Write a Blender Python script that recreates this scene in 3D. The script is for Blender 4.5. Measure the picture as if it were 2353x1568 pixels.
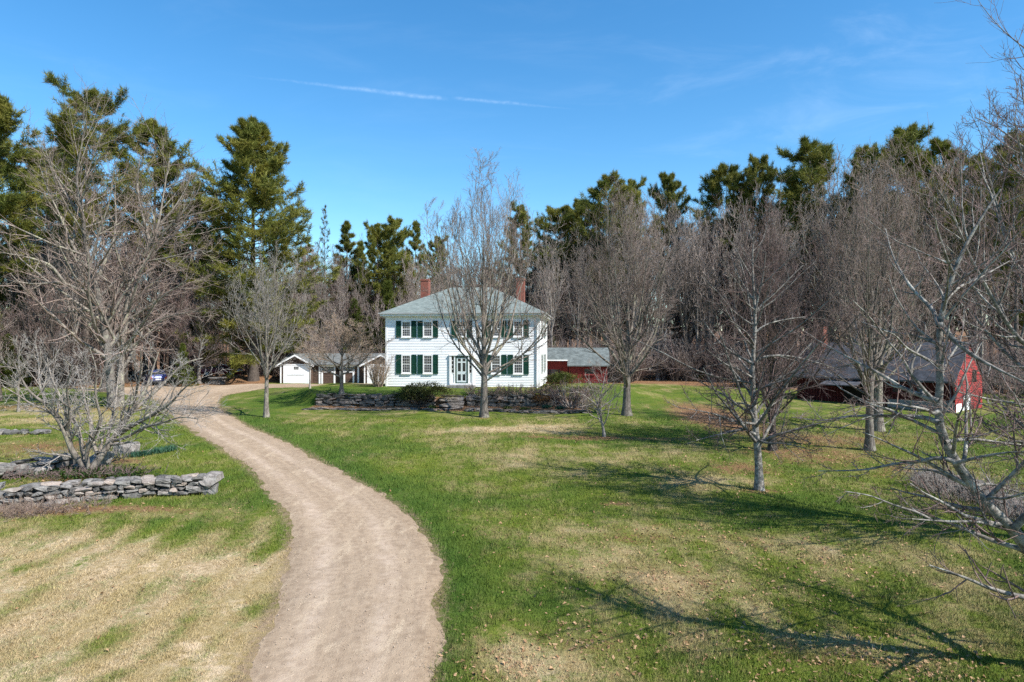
import bpy, math
import numpy as np

# ------------------------------------------------------------------ scene clearing
for o in list(bpy.data.objects):
    bpy.data.objects.remove(o, do_unlink=True)
SC = bpy.context.scene
COL = SC.collection

# ------------------------------------------------------------------ camera
CAM_Z = 6.3
FPX, CU, HV = 1569.0, 1176.5, 800.0       # focal length, centre column and horizon row of the layout sketch
cam_d = bpy.data.cameras.new("camera")
cam_d.sensor_width = 36.0
cam_d.lens = 24.0
cam_d.shift_y = 16.0 / 2353.0
cam_d.clip_start = 0.1
cam_d.clip_end = 3000.0
cam = bpy.data.objects.new("camera", cam_d)
COL.objects.link(cam)
cam.location = (0, 0, CAM_Z)
cam.rotation_euler = (math.radians(90), 0, 0)
SC.camera = cam

# ------------------------------------------------------------------ light, sky, exposure
SUN_EL = math.radians(45)
SX, SY = 0.85, -0.53
_n = math.hypot(SX, SY)
SX, SY = SX / _n, SY / _n
SUN_DIR = np.array([SX * math.cos(SUN_EL), SY * math.cos(SUN_EL), math.sin(SUN_EL)])
sun_d = bpy.data.lights.new("sun", 'SUN')
sun_d.energy = 4.6
sun_d.angle = math.radians(0.53)
sun_d.color = (1.0, 0.955, 0.89)
sun = bpy.data.objects.new("sun", sun_d)
COL.objects.link(sun)
from mathutils import Vector
sun.rotation_euler = Vector(SUN_DIR).to_track_quat('Z', 'Y').to_euler()
sun.location = (40, -30, 60)

SC.view_settings.view_transform = 'Standard'
SC.view_settings.look = 'None'
SC.view_settings.gamma = 1.0
SC.view_settings.use_curve_mapping = False
SC.view_settings.exposure = 0.90
SC.cycles.max_bounces = 6
SC.cycles.diffuse_bounces = 3
SC.cycles.glossy_bounces = 2
SC.cycles.transmission_bounces = 2
SC.cycles.transparent_max_bounces = 4
SC.cycles.use_denoising = False
SC.cycles.sample_clamp_indirect = 4.0


class NT:
    """small wrapper for building node trees"""
    def __init__(self, tree):
        self.t = tree

    def n(self, typ, **kw):
        x = self.t.nodes.new(typ)
        for k, v in kw.items():
            setattr(x, k, v)
        return x

    def link(self, a, b):
        self.t.links.new(a, b)

    def put(self, sock, v):
        if hasattr(v, 'is_linked') or isinstance(v, bpy.types.NodeSocket):
            self.t.links.new(v, sock)
        elif v is not None:
            if isinstance(v, (tuple, list)) and len(v) == 3 and sock.type == 'RGBA':
                v = (*v, 1)
            sock.default_value = v

    def math(self, op, a, b=None, c=None, clamp=False):
        x = self.n('ShaderNodeMath', operation=op, use_clamp=clamp)
        self.put(x.inputs[0], a)
        if b is not None: self.put(x.inputs[1], b)
        if c is not None: self.put(x.inputs[2], c)
        return x.outputs[0]

    def mix(self, f, a, b, blend='MIX'):
        x = self.n('ShaderNodeMix', data_type='RGBA', blend_type=blend)
        self.put(x.inputs[0], f); self.put(x.inputs[6], a); self.put(x.inputs[7], b)
        return x.outputs[2]

    def noise(self, vec, scale, detail=3.0, rough=0.55, dist=0.0):
        x = self.n('ShaderNodeTexNoise')
        if vec is not None: self.put(x.inputs['Vector'], vec)
        x.inputs['Scale'].default_value = scale
        x.inputs['Detail'].default_value = detail
        x.inputs['Roughness'].default_value = rough
        x.inputs['Distortion'].default_value = dist
        return x.outputs[0]

    def mapr(self, v, a, b, c=0.0, d=1.0, smooth=True):
        x = self.n('ShaderNodeMapRange', interpolation_type='SMOOTHSTEP' if smooth else 'LINEAR')
        self.put(x.inputs[0], v)
        for i, k in enumerate((a, b, c, d)):
            x.inputs[i + 1].default_value = k
        return x.outputs[0]

    def scale(self, vec, s):
        x = self.n('ShaderNodeMapping')
        self.put(x.inputs[0], vec)
        x.inputs['Scale'].default_value = s
        return x.outputs[0]

    def obj(self):
        return self.n('ShaderNodeTexCoord').outputs['Object']

    def bump(self, h, strength=0.3, dist=0.02):
        x = self.n('ShaderNodeBump')
        x.inputs['Strength'].default_value = strength
        x.inputs['Distance'].default_value = dist
        self.put(x.inputs['Height'], h)
        return x.outputs[0]


# the sky itself: Nishita air, a thin contrail and faint cirrus
W = bpy.data.worlds.new("World")
SC.world = W
W.use_nodes = True
W.node_tree.nodes.clear()
w = NT(W.node_tree)
sky = w.n('ShaderNodeTexSky', sky_type='NISHITA')
sky.sun_disc = False
sky.sun_elevation = SUN_EL
sky.sun_rotation = math.atan2(SX, SY)
sky.air_density = 1.0
sky.dust_density = 0.3
sky.ozone_density = 3.0
hsv = w.n('ShaderNodeHueSaturation')
hsv.inputs['Hue'].default_value = 0.5
hsv.inputs['Saturation'].default_value = 1.30
hsv.inputs['Value'].default_value = 1.0
w.link(sky.outputs[0], hsv.inputs['Color'])
wdir = w.n('ShaderNodeTexCoord').outputs['Generated']


def sky_dir(u, v):
    d = np.array([(u - CU) / FPX, 1.0, (HV - v) / FPX])
    return d / np.linalg.norm(d)


def w_dot(vec):
    x = w.n('ShaderNodeVectorMath', operation='DOT_PRODUCT')
    w.link(wdir, x.inputs[0])
    x.inputs[1].default_value = tuple(vec)
    return x.outputs['Value']


def contrail(p0, p1, width, amount):
    a, b = sky_dir(*p0), sky_dir(*p1)
    nrm = np.cross(a, b); nrm /= np.linalg.norm(nrm)
    tng = b - a; tng /= np.linalg.norm(tng)
    s0, s1 = float(a @ tng), float(b @ tng)
    wob = w.math('MULTIPLY', w.math('SUBTRACT', w.noise(wdir, 28.0, 4.0, 0.6), 0.5), width * 1.6)
    off = w.math('ABSOLUTE', w.math('ADD', w_dot(nrm), wob))
    along = w_dot(tng)
    L = s1 - s0
    rise = w.mapr(along, s0, s0 + 0.75 * L)
    fall = w.mapr(along, s0 + 0.93 * L, s1 + 0.02 * L, 1.0, 0.0)
    wd = w.math('MULTIPLY_ADD', rise, width * 0.8, width * 0.45)
    core = w.math('SUBTRACT', 1.0, w.math('DIVIDE', off, wd), clamp=True)
    grain = w.mapr(w.noise(wdir, 160.0, 3.0, 0.6), 0.3, 0.7, 0.35, 1.0)
    f = w.math('MULTIPLY', w.math('MULTIPLY', rise, fall), w.math('MULTIPLY', core, grain))
    return w.math('MULTIPLY', f, amount)


c1 = contrail((500, 168), (1028, 228), 0.0030, 0.14)
c2 = contrail((1360, 254), (1040, 226), 0.0025, 0.11)
cir = w.scale(wdir, (1.2, 5.0, 7.0))
cirrus = w.mapr(w.noise(cir, 2.6, 6.0, 0.62, 0.6), 0.45, 0.85, 0.0, 0.11)
cirrus = w.math('MULTIPLY', cirrus, w.mapr(w_dot((1, 0, 0)), -0.15, 0.45, 0.25, 1.0))
allc = w.math('ADD', w.math('ADD', c1, c2), cirrus, clamp=True)
tint = w.mix(1.0, hsv.outputs[0], (0.97, 1.02, 0.96), 'MULTIPLY')
skyc = w.mix(allc, tint, (6.5, 7.3, 8.2))
bg = w.n('ShaderNodeBackground')
w.link(skyc, bg.inputs[0])
bg.inputs[1].default_value = 0.125
wo = w.n('ShaderNodeOutputWorld')
w.link(bg.outputs[0], wo.inputs[0])


# ------------------------------------------------------------------ object helpers
def link_mesh(name, me, parent=None, loc=None):
    o = bpy.data.objects.new(name, me)
    COL.objects.link(o)
    if parent is not None: o.parent = parent
    if loc is not None: o.location = loc
    return o


def tag(o, label=None, cat=None, group=None, kind=None):
    if label: o['label'] = label
    if cat: o['category'] = cat
    if group: o['group'] = group
    if kind: o['kind'] = kind
    return o


def empty(name, loc, rz=0.0, label=None, cat=None, group=None):
    o = bpy.data.objects.new(name, None)
    o.empty_display_size = 0.3
    COL.objects.link(o)
    o.location = tuple(float(c) for c in loc)
    o.rotation_euler = (0, 0, rz)
    return tag(o, label, cat, group)


def copy_tree(root):
    r = root.copy(); COL.objects.link(r)
    for ch in root.children:
        c = ch.copy(); COL.objects.link(c); c.parent = r
        for g in ch.children:
            d = g.copy(); COL.objects.link(d); d.parent = c
    return r


def np_mesh(name, verts, faces, mats, midx=None, smooth=False, attrs=None):
    """faces: list of int arrays (n,3) or (n,4)"""
    me = bpy.data.meshes.new(name)
    verts = np.asarray(verts, np.float32)
    faces = [np.asarray(f, np.int32) for f in faces if len(f)]
    nv = len(verts)
    nl = sum(f.size for f in faces)
    nf = sum(len(f) for f in faces)
    me.vertices.add(nv)
    me.vertices.foreach_set('co', verts.ravel())
    me.loops.add(nl)
    me.loops.foreach_set('vertex_index', np.concatenate([f.ravel() for f in faces]))
    me.polygons.add(nf)
    tot = np.concatenate([np.full(len(f), f.shape[1], np.int32) for f in faces])
    st = np.zeros(nf, np.int32); st[1:] = np.cumsum(tot)[:-1]
    me.polygons.foreach_set('loop_start', st)
    for m in mats: me.materials.append(m)
    if midx is not None:
        me.polygons.foreach_set('material_index', np.asarray(midx, np.int32))
    me.polygons.foreach_set('use_smooth', np.full(nf, smooth, bool))
    for k, a in (attrs or {}).items():
        a = np.asarray(a, np.float32)
        if a.ndim == 1:
            at = me.attributes.new(k, 'FLOAT', 'POINT'); at.data.foreach_set('value', a)
        else:
            at = me.attributes.new(k, 'FLOAT_VECTOR', 'POINT'); at.data.foreach_set('vector', a.ravel())
    me.update(calc_edges=True)
    me.validate()
    return me


class MB:
    """collects boxes, prisms, quads and tubes into ONE mesh"""
    def __init__(self):
        self.v = []; self.f = []; self.n = 0

    def add(self, verts, faces):
        self.v.extend([tuple(map(float, p)) for p in verts])
        self.f.extend([tuple(i + self.n for i in f) for f in faces])
        self.n += len(verts)
        return self

    def box(self, x0, x1, y0, y1, z0, z1):
        x0, x1 = sorted((x0, x1)); y0, y1 = sorted((y0, y1)); z0, z1 = sorted((z0, z1))
        return self.add([(x0, y0, z0), (x1, y0, z0), (x1, y1, z0), (x0, y1, z0),
                         (x0, y0, z1), (x1, y0, z1), (x1, y1, z1), (x0, y1, z1)],
                        [(0, 3, 2, 1), (4, 5, 6, 7), (0, 1, 5, 4), (1, 2, 6, 5), (2, 3, 7, 6), (3, 0, 4, 7)])

    def prism(self, poly, axis, a, b):
        """extrude a 2-D polygon along axis 'x' or 'y' from a to b; polygon gives the other two coordinates"""
        n = len(poly)
        def pt(p, t):
            return (t, p[0], p[1]) if axis == 'x' else (p[0], t, p[1]) if axis == 'y' else (p[0], p[1], t)
        vs = [pt(p, a) for p in poly] + [pt(p, b) for p in poly]
        fs = [tuple(range(n)), tuple(range(2 * n - 1, n - 1, -1))]
        fs += [(i, i + n, (i + 1) % n + n, (i + 1) % n) for i in range(n)]
        return self.add(vs, fs)

    def quad(self, *p):
        return self.add(p, [tuple(range(len(p)))])

    def tube(self, pts, r, s=8, caps=True):
        pts = np.asarray(pts, float)
        R = np.full(len(pts), r) if np.isscalar(r) else np.asarray(r, float)
        v, q = tubes(pts[None], R[None], s)
        fs = [tuple(a) for a in q]
        if caps:
            fs.append(tuple(range(s - 1, -1, -1)))
            k = len(pts)
            fs.append(tuple(range((k - 1) * s, k * s)))
        return self.add(v, fs)

    def build(self, name, mat, parent=None, smooth=False, fix=True, bevel=0.0):
        me = bpy.data.meshes.new(name)
        me.from_pydata(self.v, [], self.f)
        for m in (mat if isinstance(mat, (list, tuple)) else [mat]): me.materials.append(m)
        if fix:
            import bmesh
            b = bmesh.new(); b.from_mesh(me)
            bmesh.ops.recalc_face_normals(b, faces=b.faces)
            if bevel:
                bmesh.ops.bevel(b, geom=list(b.edges), offset=bevel, segments=2, affect='EDGES', profile=0.6)
            b.to_mesh(me); b.free()
        if smooth:
            me.polygons.foreach_set('use_smooth', np.ones(len(me.polygons), bool))
        return link_mesh(name, me, parent)


def nrm(a):
    return a / np.maximum(np.linalg.norm(a, axis=-1, keepdims=True), 1e-9)


def tubes(P, R, S):
    """P (N,K,3), R (N,K) -> verts, quads"""
    N, K, _ = P.shape
    T = np.empty_like(P)
    T[:, 1:-1] = P[:, 2:] - P[:, :-2]; T[:, 0] = P[:, 1] - P[:, 0]; T[:, -1] = P[:, -1] - P[:, -2]
    T = nrm(T)
    mean = nrm(P[:, -1] - P[:, 0])
    ref = np.zeros((N, 3)); ref[np.arange(N), np.argmin(np.abs(mean), axis=1)] = 1.0
    U = nrm(np.cross(T, ref[:, None, :])); V = np.cross(T, U)
    a = np.arange(S) * 2 * math.pi / S
    ring = U[:, :, None, :] * np.cos(a)[None, None, :, None] + V[:, :, None, :] * np.sin(a)[None, None, :, None]
    verts = (P[:, :, None, :] + ring * R[:, :, None, None]).reshape(-1, 3)
    idx = np.arange(N * K * S).reshape(N, K, S)
    nx = np.roll(idx, -1, axis=2)
    q = np.stack([idx[:, :-1], nx[:, :-1], nx[:, 1:], idx[:, 1:]], axis=-1).reshape(-1, 4)
    return verts, q


# ------------------------------------------------------------------ the lie of the land
def sstep(a, b, x):
    t = np.clip((x - a) / (b - a), 0, 1)
    return t * t * (3 - 2 * t)


WALL_Y = 52.7


def gz(x, y):
    x = np.asarray(x, float); y = np.asarray(y, float)
    base = 0.035 * (y - np.logaddexp(0, (y - 70.0) / 5.0) * 5.0)
    outside = np.maximum(np.maximum(-15.0 - x, x - 4.4), 0)
    wd = 0.25 + 7.0 * sstep(0, 3.5, outside)
    m = sstep(WALL_Y - 0.1, WALL_Y - 0.1 + wd, y) * (1 - sstep(62.5, 70, y)) * sstep(-24, -15.5, x) * (1 - sstep(8, 15, x))
    target = 2.72 + 0.30 * np.clip((y - WALL_Y) / 5.0, 0, 1)
    z = base + (target - base) * m
    z = z + 0.05 * np.sin(x * 0.45 + 1.3) * np.cos(y * 0.33) + 0.035 * np.sin(x * 1.1 + y * 0.7)
    z = z + 9.0 * sstep(122, 200, y)
    # banked leaf litter behind the turning place
    z = z + 0.75 * np.exp(-((y - 79.5) / 2.2) ** 2) * sstep(-37, -34.5, x) * (1 - sstep(-28.5, -26.5, x))
    return z


def at(u, v):
    """ground point seen at sketch position (u, v)"""
    q = (v - HV) / FPX
    k = (u - CU) / FPX
    ys = np.linspace(4, 160, 6000)
    d = (CAM_Z - q * ys) - gz(k * ys, ys)
    i = int(np.argmax(d <= 0))
    if d[i] > 0: i = len(ys) - 1
    y = ys[i]
    return np.array([k * y, y, float(gz(k * y, y))])


def pv(u, v, d):
    return np.array([(u - CU) / FPX * d, d, CAM_Z - (v - HV) / FPX * d])


def sdf_poly(px, py, poly):
    poly = np.asarray(poly, float)
    dmin = np.full(px.shape, 1e9)
    inside = np.zeros(px.shape, bool)
    n = len(poly)
    for i in range(n):
        ax, ay = poly[i]; bx, by = poly[(i + 1) % n]
        ex, ey = bx - ax, by - ay
        t = np.clip(((px - ax) * ex + (py - ay) * ey) / (ex * ex + ey * ey + 1e-12), 0, 1)
        dmin = np.minimum(dmin, np.hypot(px - ax - t * ex, py - ay - t * ey))
        c = ((ay > py) != (by > py))
        with np.errstate(divide='ignore', invalid='ignore'):
            xi = (bx - ax) * (py - ay) / (by - ay + 1e-12) + ax
        inside ^= c & (px < xi)
    return np.where(inside, dmin, -dmin)


def dist_line(px, py, line):
    dmin = np.full(px.shape, 1e9)
    for (ax, ay), (bx, by) in zip(line[:-1], line[1:]):
        ex, ey = bx - ax, by - ay
        t = np.clip(((px - ax) * ex + (py - ay) * ey) / (ex * ex + ey * ey + 1e-12), 0, 1)
        dmin = np.minimum(dmin, np.hypot(px - ax - t * ex, py - ay - t * ey))
    return dmin


def vnoise(x, y, seed=0):
    """cheap smooth value noise"""
    xi = np.floor(x).astype(np.int64); yi = np.floor(y).astype(np.int64)
    fx = x - xi; fy = y - yi
    fx = fx * fx * (3 - 2 * fx); fy = fy * fy * (3 - 2 * fy)
    def h(a, b):
        n = (a * 374761393 + b * 668265263 + seed * 982451653) & 0x7fffffff
        n = (n ^ (n >> 13)) * 1274126177 & 0x7fffffff
        return ((n ^ (n >> 16)) & 0xffff) / 65535.0
    return (h(xi, yi) * (1 - fx) + h(xi + 1, yi) * fx) * (1 - fy) + (h(xi, yi + 1) * (1 - fx) + h(xi + 1, yi + 1) * fx) * fy


def smooth_line(pts, it=2):
    p = np.asarray(pts, float)
    for _ in range(it):
        q = np.empty((2 * len(p) - 2, p.shape[1]))
        q[0::2] = p[:-1] * .75 + p[1:] * .25
        q[1::2] = p[:-1] * .25 + p[1:] * .75
        p = np.vstack([p[:1], q, p[-1:]])
    return p


# driveway edges
LEFT_V = [(455, 1760), (555, 1565), (600, 1470), (645, 1360), (665, 1300), (672, 1235), (660, 1180), (620, 1130), (575, 1075), (500, 1025), (430, 983), (398, 955), (375, 930), (345, 913), (300, 908), (262, 903)]
RIGHT_V = [(930, 1760), (985, 1565), (1000, 1445), (1012, 1345), (1008, 1300), (985, 1245), (940, 1185), (880, 1140), (780, 1085), (700, 1038), (610, 997), (545, 967), (505, 938), (500, 918), (535, 904), (600, 894), (680, 888), (780, 883), (900, 879)]
LEFT_W = smooth_line([at(*p)[:2] for p in LEFT_V])
RIGHT_W = smooth_line([at(*p)[:2] for p in RIGHT_V])
BACK_W = np.array([(-13.0, 74.2), (-20, 74.5), (-27, 74.0), (-31.5, 71.8), (-36, 71.0), (-41, 69.0), (-42.5, 66.5)])
ROAD_POLY = np.vstack([LEFT_W[:, :2], BACK_W[::-1], RIGHT_W[::-1]])


def lerp_blob(arr, x, y, u, v, rx, ry, val, s=1.0):
    c = at(u, v)
    wgt = s * np.exp(-((x - c[0]) / rx) ** 2 - ((y - c[1]) / ry) ** 2)
    return arr + (val - arr) * wgt


def masks(x, y):
    """green (0 straw .. 1 lush), worn earth, leaf litter"""
    x = np.asarray(x, float); y = np.asarray(y, float)
    g = np.full(x.shape, 0.74)
    for b in [(200, 1450, 7, 4.5, .26), (60, 1290, 5, 3, .28), (420, 1330, 3.2, 2.6, .30), (350, 1530, 4, 3, .28),
              (560, 1165, 2.6, 2.6, .80), (520, 1060, 4, 5, .78), (420, 1010, 4, 4, .75), (300, 1180, 4, .8, .5),
              (1120, 1480, .9, 1.3, .22), (1230, 1540, 1.6, 1.2, .22), (1600, 1320, 3.2, 2.6, .46), (2000, 1480, 2.5, 1.6, .36),
              (1350, 1240, 2.5, 2.2, .52), (1480, 1130, 3.2, 1.3, .74), (1800, 1170, 3.0, 1.6, .78), (1950, 1260, 2.5, 1.6, .55), (1280, 1370, 1.7, 1.6, .80),
              (1130, 988, 3.4, 1.4, .16), (1240, 980, 2.0, 1.0, .22), (1000, 960, 6, 2.5, .62), (1290, 1060, 5, 2.6, .50), (1000, 1060, 2.5, 2, .55),
              (1480, 925, 3.5, 7, .85), (1250, 965, 3, 2.5, .55), (800, 955, 7, 3.5, .62), (640, 925, 6, 5, .88), (760, 985, 6, 4, .72), (800, 895, 6, 4, .85), (1000, 900, 8, 2, .9),
              (1690, 1110, 2.6, 1.4, .35), (2150, 960, 5, 4, .85), (2250, 1050, 5, 5, .75), (150, 1055, 3, 1.6, .5), (250, 960, 4, 3, .55), (60, 950, 6, 5, .35)]:
        g = lerp_blob(g, x, y, *b)
    g = g + 0.30 * (vnoise(x / 2.6 + 7, y / 2.2, 21) - .5) + 0.22 * (vnoise(x / 0.9, y / 0.8 + 3, 22) - .5)
    field = sstep(-2.0, -4.5, x + .12 * (y - 12)) * (1 - sstep(21.5, 24.5, y))
    g = g + field * (.05 + .14 * vnoise(x * .5, y * .3, 33)) * np.sin(2 * math.pi * (x + 1.1 * vnoise(x * .4, y * .3, 31) + .012 * (y - 16) ** 2) / 1.35)
    dr = dist_line(x, y, RIGHT_W[:, :2]); sd = sdf_poly(x, y, ROAD_POLY)
    near = np.exp(-(dr / np.clip(1.1 + .04 * (y - 12), 1.1, 2.4)) ** 2) * (sd < 0)
    g = g + (0.98 - g) * near * (y < 50)
    d = np.exp(-(np.maximum(-sd, 0) / 0.40) ** 2) * 0.62
    l = np.zeros(x.shape)
    edge = np.where(x < -27, 68.0, np.where(x < -8, 79.0, np.where(x < 14, 73.5, 73.0 - np.clip((x - 14) * 0.55, 0, 12))))
    l = np.maximum(l, sstep(-1.5, 3.5, y - edge + 3 * (vnoise(x / 4, y / 4, 3) - .5)))
    l = np.maximum(l, 0.9 * np.exp(-((y - 79.5) / 2.6) ** 2) * (x < -26) * (x > -38))
    bed_f = np.interp(x, [-15.4, -6, -3.4, -2, 1.5, 5.2], [50.4, 49.8, 49.4, 49.2, 48.7, 47.9])
    bed = sstep(-.25, .15, y - bed_f) * (1 - sstep(WALL_Y - .1, WALL_Y + .3, y)) * sstep(-15.8, -14.8, x) * (1 - sstep(4.8, 6.5, x))
    l = np.maximum(l, bed)
    for b in [(1640, 960, 3.0, 9, 1.0), (1380, 1007, 7, .9, .75), (1700, 1075, 2.4, 2.0, .62), (1900, 1010, 7, 3, .66), (2100, 1080, 4, 3, .5), (1550, 1330, 2.6, 1.6, .47), (1500, 1230, 3.0, 1.6, .45), (1330, 1480, 1.6, 1.0, .44), (1700, 1240, 2.5, 1.5, .46), (1950, 1300, 2.5, 1.5, .36), (1420, 1480, 1.5, 1.0, .40), (1900, 1500, 2, 1, .42), (1150, 1540, 1.0, .8, .44), (120, 1030, 5, 3.2, .62), (1850, 1040, 5, 4, .62), (2050, 1010, 6, 4, .5),
              (1745, 1130, 1.1, .7, .6), (1415, 1160, 1.0, .5, .6), (262, 940, 3, 2.2, .6), (40, 935, 7, 3, .6), (205, 1100, 3, 1.2, .75), (100, 1175, 6, .7, .85), (270, 1060, 1.6, .8, .8), (1112, 962, .9, .5, .6), (1441, 958, 1.0, .6, .4)]:
        l = np.maximum(l, lerp_blob(np.zeros(x.shape), x, y, *b))
    return np.clip(g, 0, 1), np.clip(d, 0, 1), np.clip(l, 0, 1)

# ------------------------------------------------------------------ materials
def new_mat(name):
    m = bpy.data.materials.new(name)
    m.use_nodes = True
    m.node_tree.nodes.clear()
    t = NT(m.node_tree)
    b = t.n('ShaderNodeBsdfPrincipled')
    o = t.n('ShaderNodeOutputMaterial')
    t.link(b.outputs[0], o.inputs[0])
    b.inputs['Specular IOR Level'].default_value = 0.3
    return m, t, b


def flat_mat(name, col, rough=0.6, spec=0.3, var=0.12, scale=3.0, metal=0.0, bump=0.0, bscale=30.0):
    m, t, b = new_mat(name)
    v = t.mapr(t.noise(t.obj(), scale, 4.0), 0.25, 0.75, 1 - var, 1 + var)
    x = t.n('ShaderNodeHueSaturation'); x.inputs['Color'].default_value = (*col, 1)
    t.link(v, x.inputs['Value'])
    t.link(x.outputs[0], b.inputs['Base Color'])
    b.inputs['Roughness'].default_value = rough
    b.inputs['Specular IOR Level'].default_value = spec
    b.inputs['Metallic'].default_value = metal
    if bump:
        t.link(t.bump(t.noise(t.obj(), bscale, 3.0), bump), b.inputs['Normal'])
    return m


def rnd_island(t):
    return t.n('ShaderNodeNewGeometry').outputs['Random Per Island']


def rnd_object(t):
    return t.n('ShaderNodeObjectInfo').outputs['Random']


def attr(t, name):
    return t.n('ShaderNodeAttribute', attribute_name=name).outputs['Fac']


def lawn_colour(t):
    p = t.obj()
    n1 = t.noise(p, 0.22, 3.0, 0.6)
    n2 = t.noise(p, 1.1, 4.0, 0.65)
    n3 = t.noise(p, 7.0, 3.0, 0.6)
    n4 = t.noise(p, 45.0, 2.0, 0.7)
    # faint mower lines running away up the slope
    rot = t.n('ShaderNodeMapping'); t.put(rot.inputs[0], p)
    rot.inputs['Rotation'].default_value = (0, 0, math.radians(4)); rot.inputs['Scale'].default_value = (1.0, 0.10, 1.0)
    n5 = t.noise(rot.outputs[0], 1.5, 3.0, 0.55)
    g = attr(t, 'green'); d = attr(t, 'dirt'); l = attr(t, 'litter')
    s = g
    for nn, amp in ((n1, 0.9), (n2, 1.1), (n3, 1.0), (n4, 0.6), (n5, 0.95)):
        s = t.math('MULTIPLY_ADD', t.math('SUBTRACT', nn, 0.5), amp, s)
    gf = t.mapr(s, 0.18, 0.86)
    lush = t.mix(t.mapr(n2, .3, .7), (0.040, 0.085, 0.011), (0.084, 0.127, 0.020))
    lush = t.mix(t.mapr(g, .55, .98), t.mix(t.mapr(n3, .3, .7), (0.140, 0.158, 0.022), (0.092, 0.130, 0.015)), lush)
    straw = t.mix(t.mapr(n3, .3, .7), (0.360, 0.258, 0.145), (0.640, 0.490, 0.325))
    straw = t.mix(t.mapr(n4, .35, .7, 0, .6), straw, (0.165, 0.125, 0.050))
    straw = t.mix(t.mapr(n5, .36, .64), t.mix(.6, straw, (0.270, 0.210, 0.080)), straw)
    straw = t.mix(t.mapr(n2, .52, .68, 0, .6), straw, (0.68, 0.530, 0.380))
    straw = t.mix(t.mapr(g, .36, .58, 0, .72), straw, t.mix(t.mapr(n3, .3, .7), (0.200, 0.160, 0.066), (0.330, 0.262, 0.130)))
    c = t.mix(gf, straw, lush)
    earth = t.mix(t.mapr(n3, .3, .7), (0.155, 0.105, 0.062), (0.275, 0.195, 0.125))
    lit = t.mix(t.mapr(n4, .35, .65), (0.105, 0.056, 0.028), (0.290, 0.165, 0.088))
    lf = t.mapr(t.math('MULTIPLY_ADD', t.math('SUBTRACT', n3, 0.5), 1.3, t.math('MULTIPLY_ADD', t.math('SUBTRACT', n2, 0.5), .9, l)), 0.35, 0.75)
    c = t.mix(lf, c, lit)
    df = t.mapr(t.math('MULTIPLY_ADD', t.math('SUBTRACT', n3, 0.5), 1.2, d), 0.3, 0.85)
    c = t.mix(df, c, earth)
    return c, n3, n4


def make_lawn():
    m, t, b = new_mat('lawn')
    c, n3, n4 = lawn_colour(t)
    t.link(c, b.inputs['Base Color'])
    b.inputs['Roughness'].default_value = 0.9
    b.inputs['Specular IOR Level'].default_value = 0.1
    h = t.math('ADD', t.math('MULTIPLY', n3, 0.6), t.math('MULTIPLY', n4, 0.6))
    t.link(t.bump(h, 0.75, 0.09), b.inputs['Normal'])
    return m


def make_blades():
    m, t, b = new_mat('grass_blades')
    c, n3, n4 = lawn_colour(t)
    x = t.n('ShaderNodeHueSaturation')
    t.link(c, x.inputs['Color'])
    t.link(t.mapr(rnd_island(t), 0, 1, 0.78, 1.28, False), x.inputs['Value'])
    t.link(x.outputs[0], b.inputs['Base Color'])
    b.inputs['Roughness'].default_value = 0.7
    b.inputs['Specular IOR Level'].default_value = 0.15
    return m


def make_gravel():
    m, t, b = new_mat('gravel_drive')
    p = t.obj()
    n2 = t.noise(p, 0.7, 4.0, 0.6); n3 = t.noise(p, 5.0, 4.0, 0.65); n4 = t.noise(p, 38.0, 2.0, 0.7)
    lat = attr(t, 'lat')                                   # -1 left edge .. +1 right edge
    wob = t.math('MULTIPLY_ADD', t.math('SUBTRACT', n2, .5), .35, lat)
    al = attr(t, 'along')
    com = t.n('ShaderNodeCombineXYZ'); t.link(t.math('MULTIPLY', lat, 5.5), com.inputs[0]); t.link(t.math('MULTIPLY', al, .22), com.inputs[1])
    streak = t.noise(com.outputs[0], 1.6, 5.0, .65)
    def band(c0, wdt):
        return t.mapr(t.math('ABSOLUTE', t.math('SUBTRACT', wob, c0)), 0.0, wdt, 1.0, 0.0)
    track = t.math('MAXIMUM', band(-0.50, 0.26), band(0.34, 0.24))
    base = t.mix(t.mapr(n3, .3, .7), (0.235, 0.172, 0.117), (0.345, 0.262, 0.184))
    base = t.mix(t.mapr(n4, .46, .70, 0, .5), base, (0.250, 0.178, 0.122))
    packed = t.mix(t.mapr(n3, .35, .65), (0.345, 0.262, 0.190), (0.430, 0.335, 0.250))
    f = t.math('MULTIPLY', track, t.mapr(n2, .32, .64, .2, 1.0))
    base = t.mix(t.mapr(streak, .38, .66, 0, .6), base, (0.370, 0.280, 0.192))
    c = t.mix(f, base, packed)
    edge = t.mapr(t.math('ABSOLUTE', wob), .72, 1.0)
    c = t.mix(t.math('MULTIPLY', edge, .45), c, t.mix(t.mapr(n3, .3, .7), (0.195, 0.135, 0.085), (0.300, 0.220, 0.142)))
    pale = t.mapr(t.math('MULTIPLY', t.noise(t.scale(p, (1.5, .35, 1)), 1.6, 5.0, .7), t.mapr(n4, .3, .7, .8, 1.15)), .56, .68)
    c = t.mix(t.math('MULTIPLY', pale, .65), c, (0.49, 0.39, 0.275))
    t.link(c, b.inputs['Base Color'])
    b.inputs['Roughness'].default_value = 0.95
    b.inputs['Specular IOR Level'].default_value = 0.1
    h = t.math('ADD', t.math('MULTIPLY', n3, .7), t.math('MULTIPLY', n4, .5))
    t.link(t.bump(h, 0.6, 0.06), b.inputs['Normal'])
    return m


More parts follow.
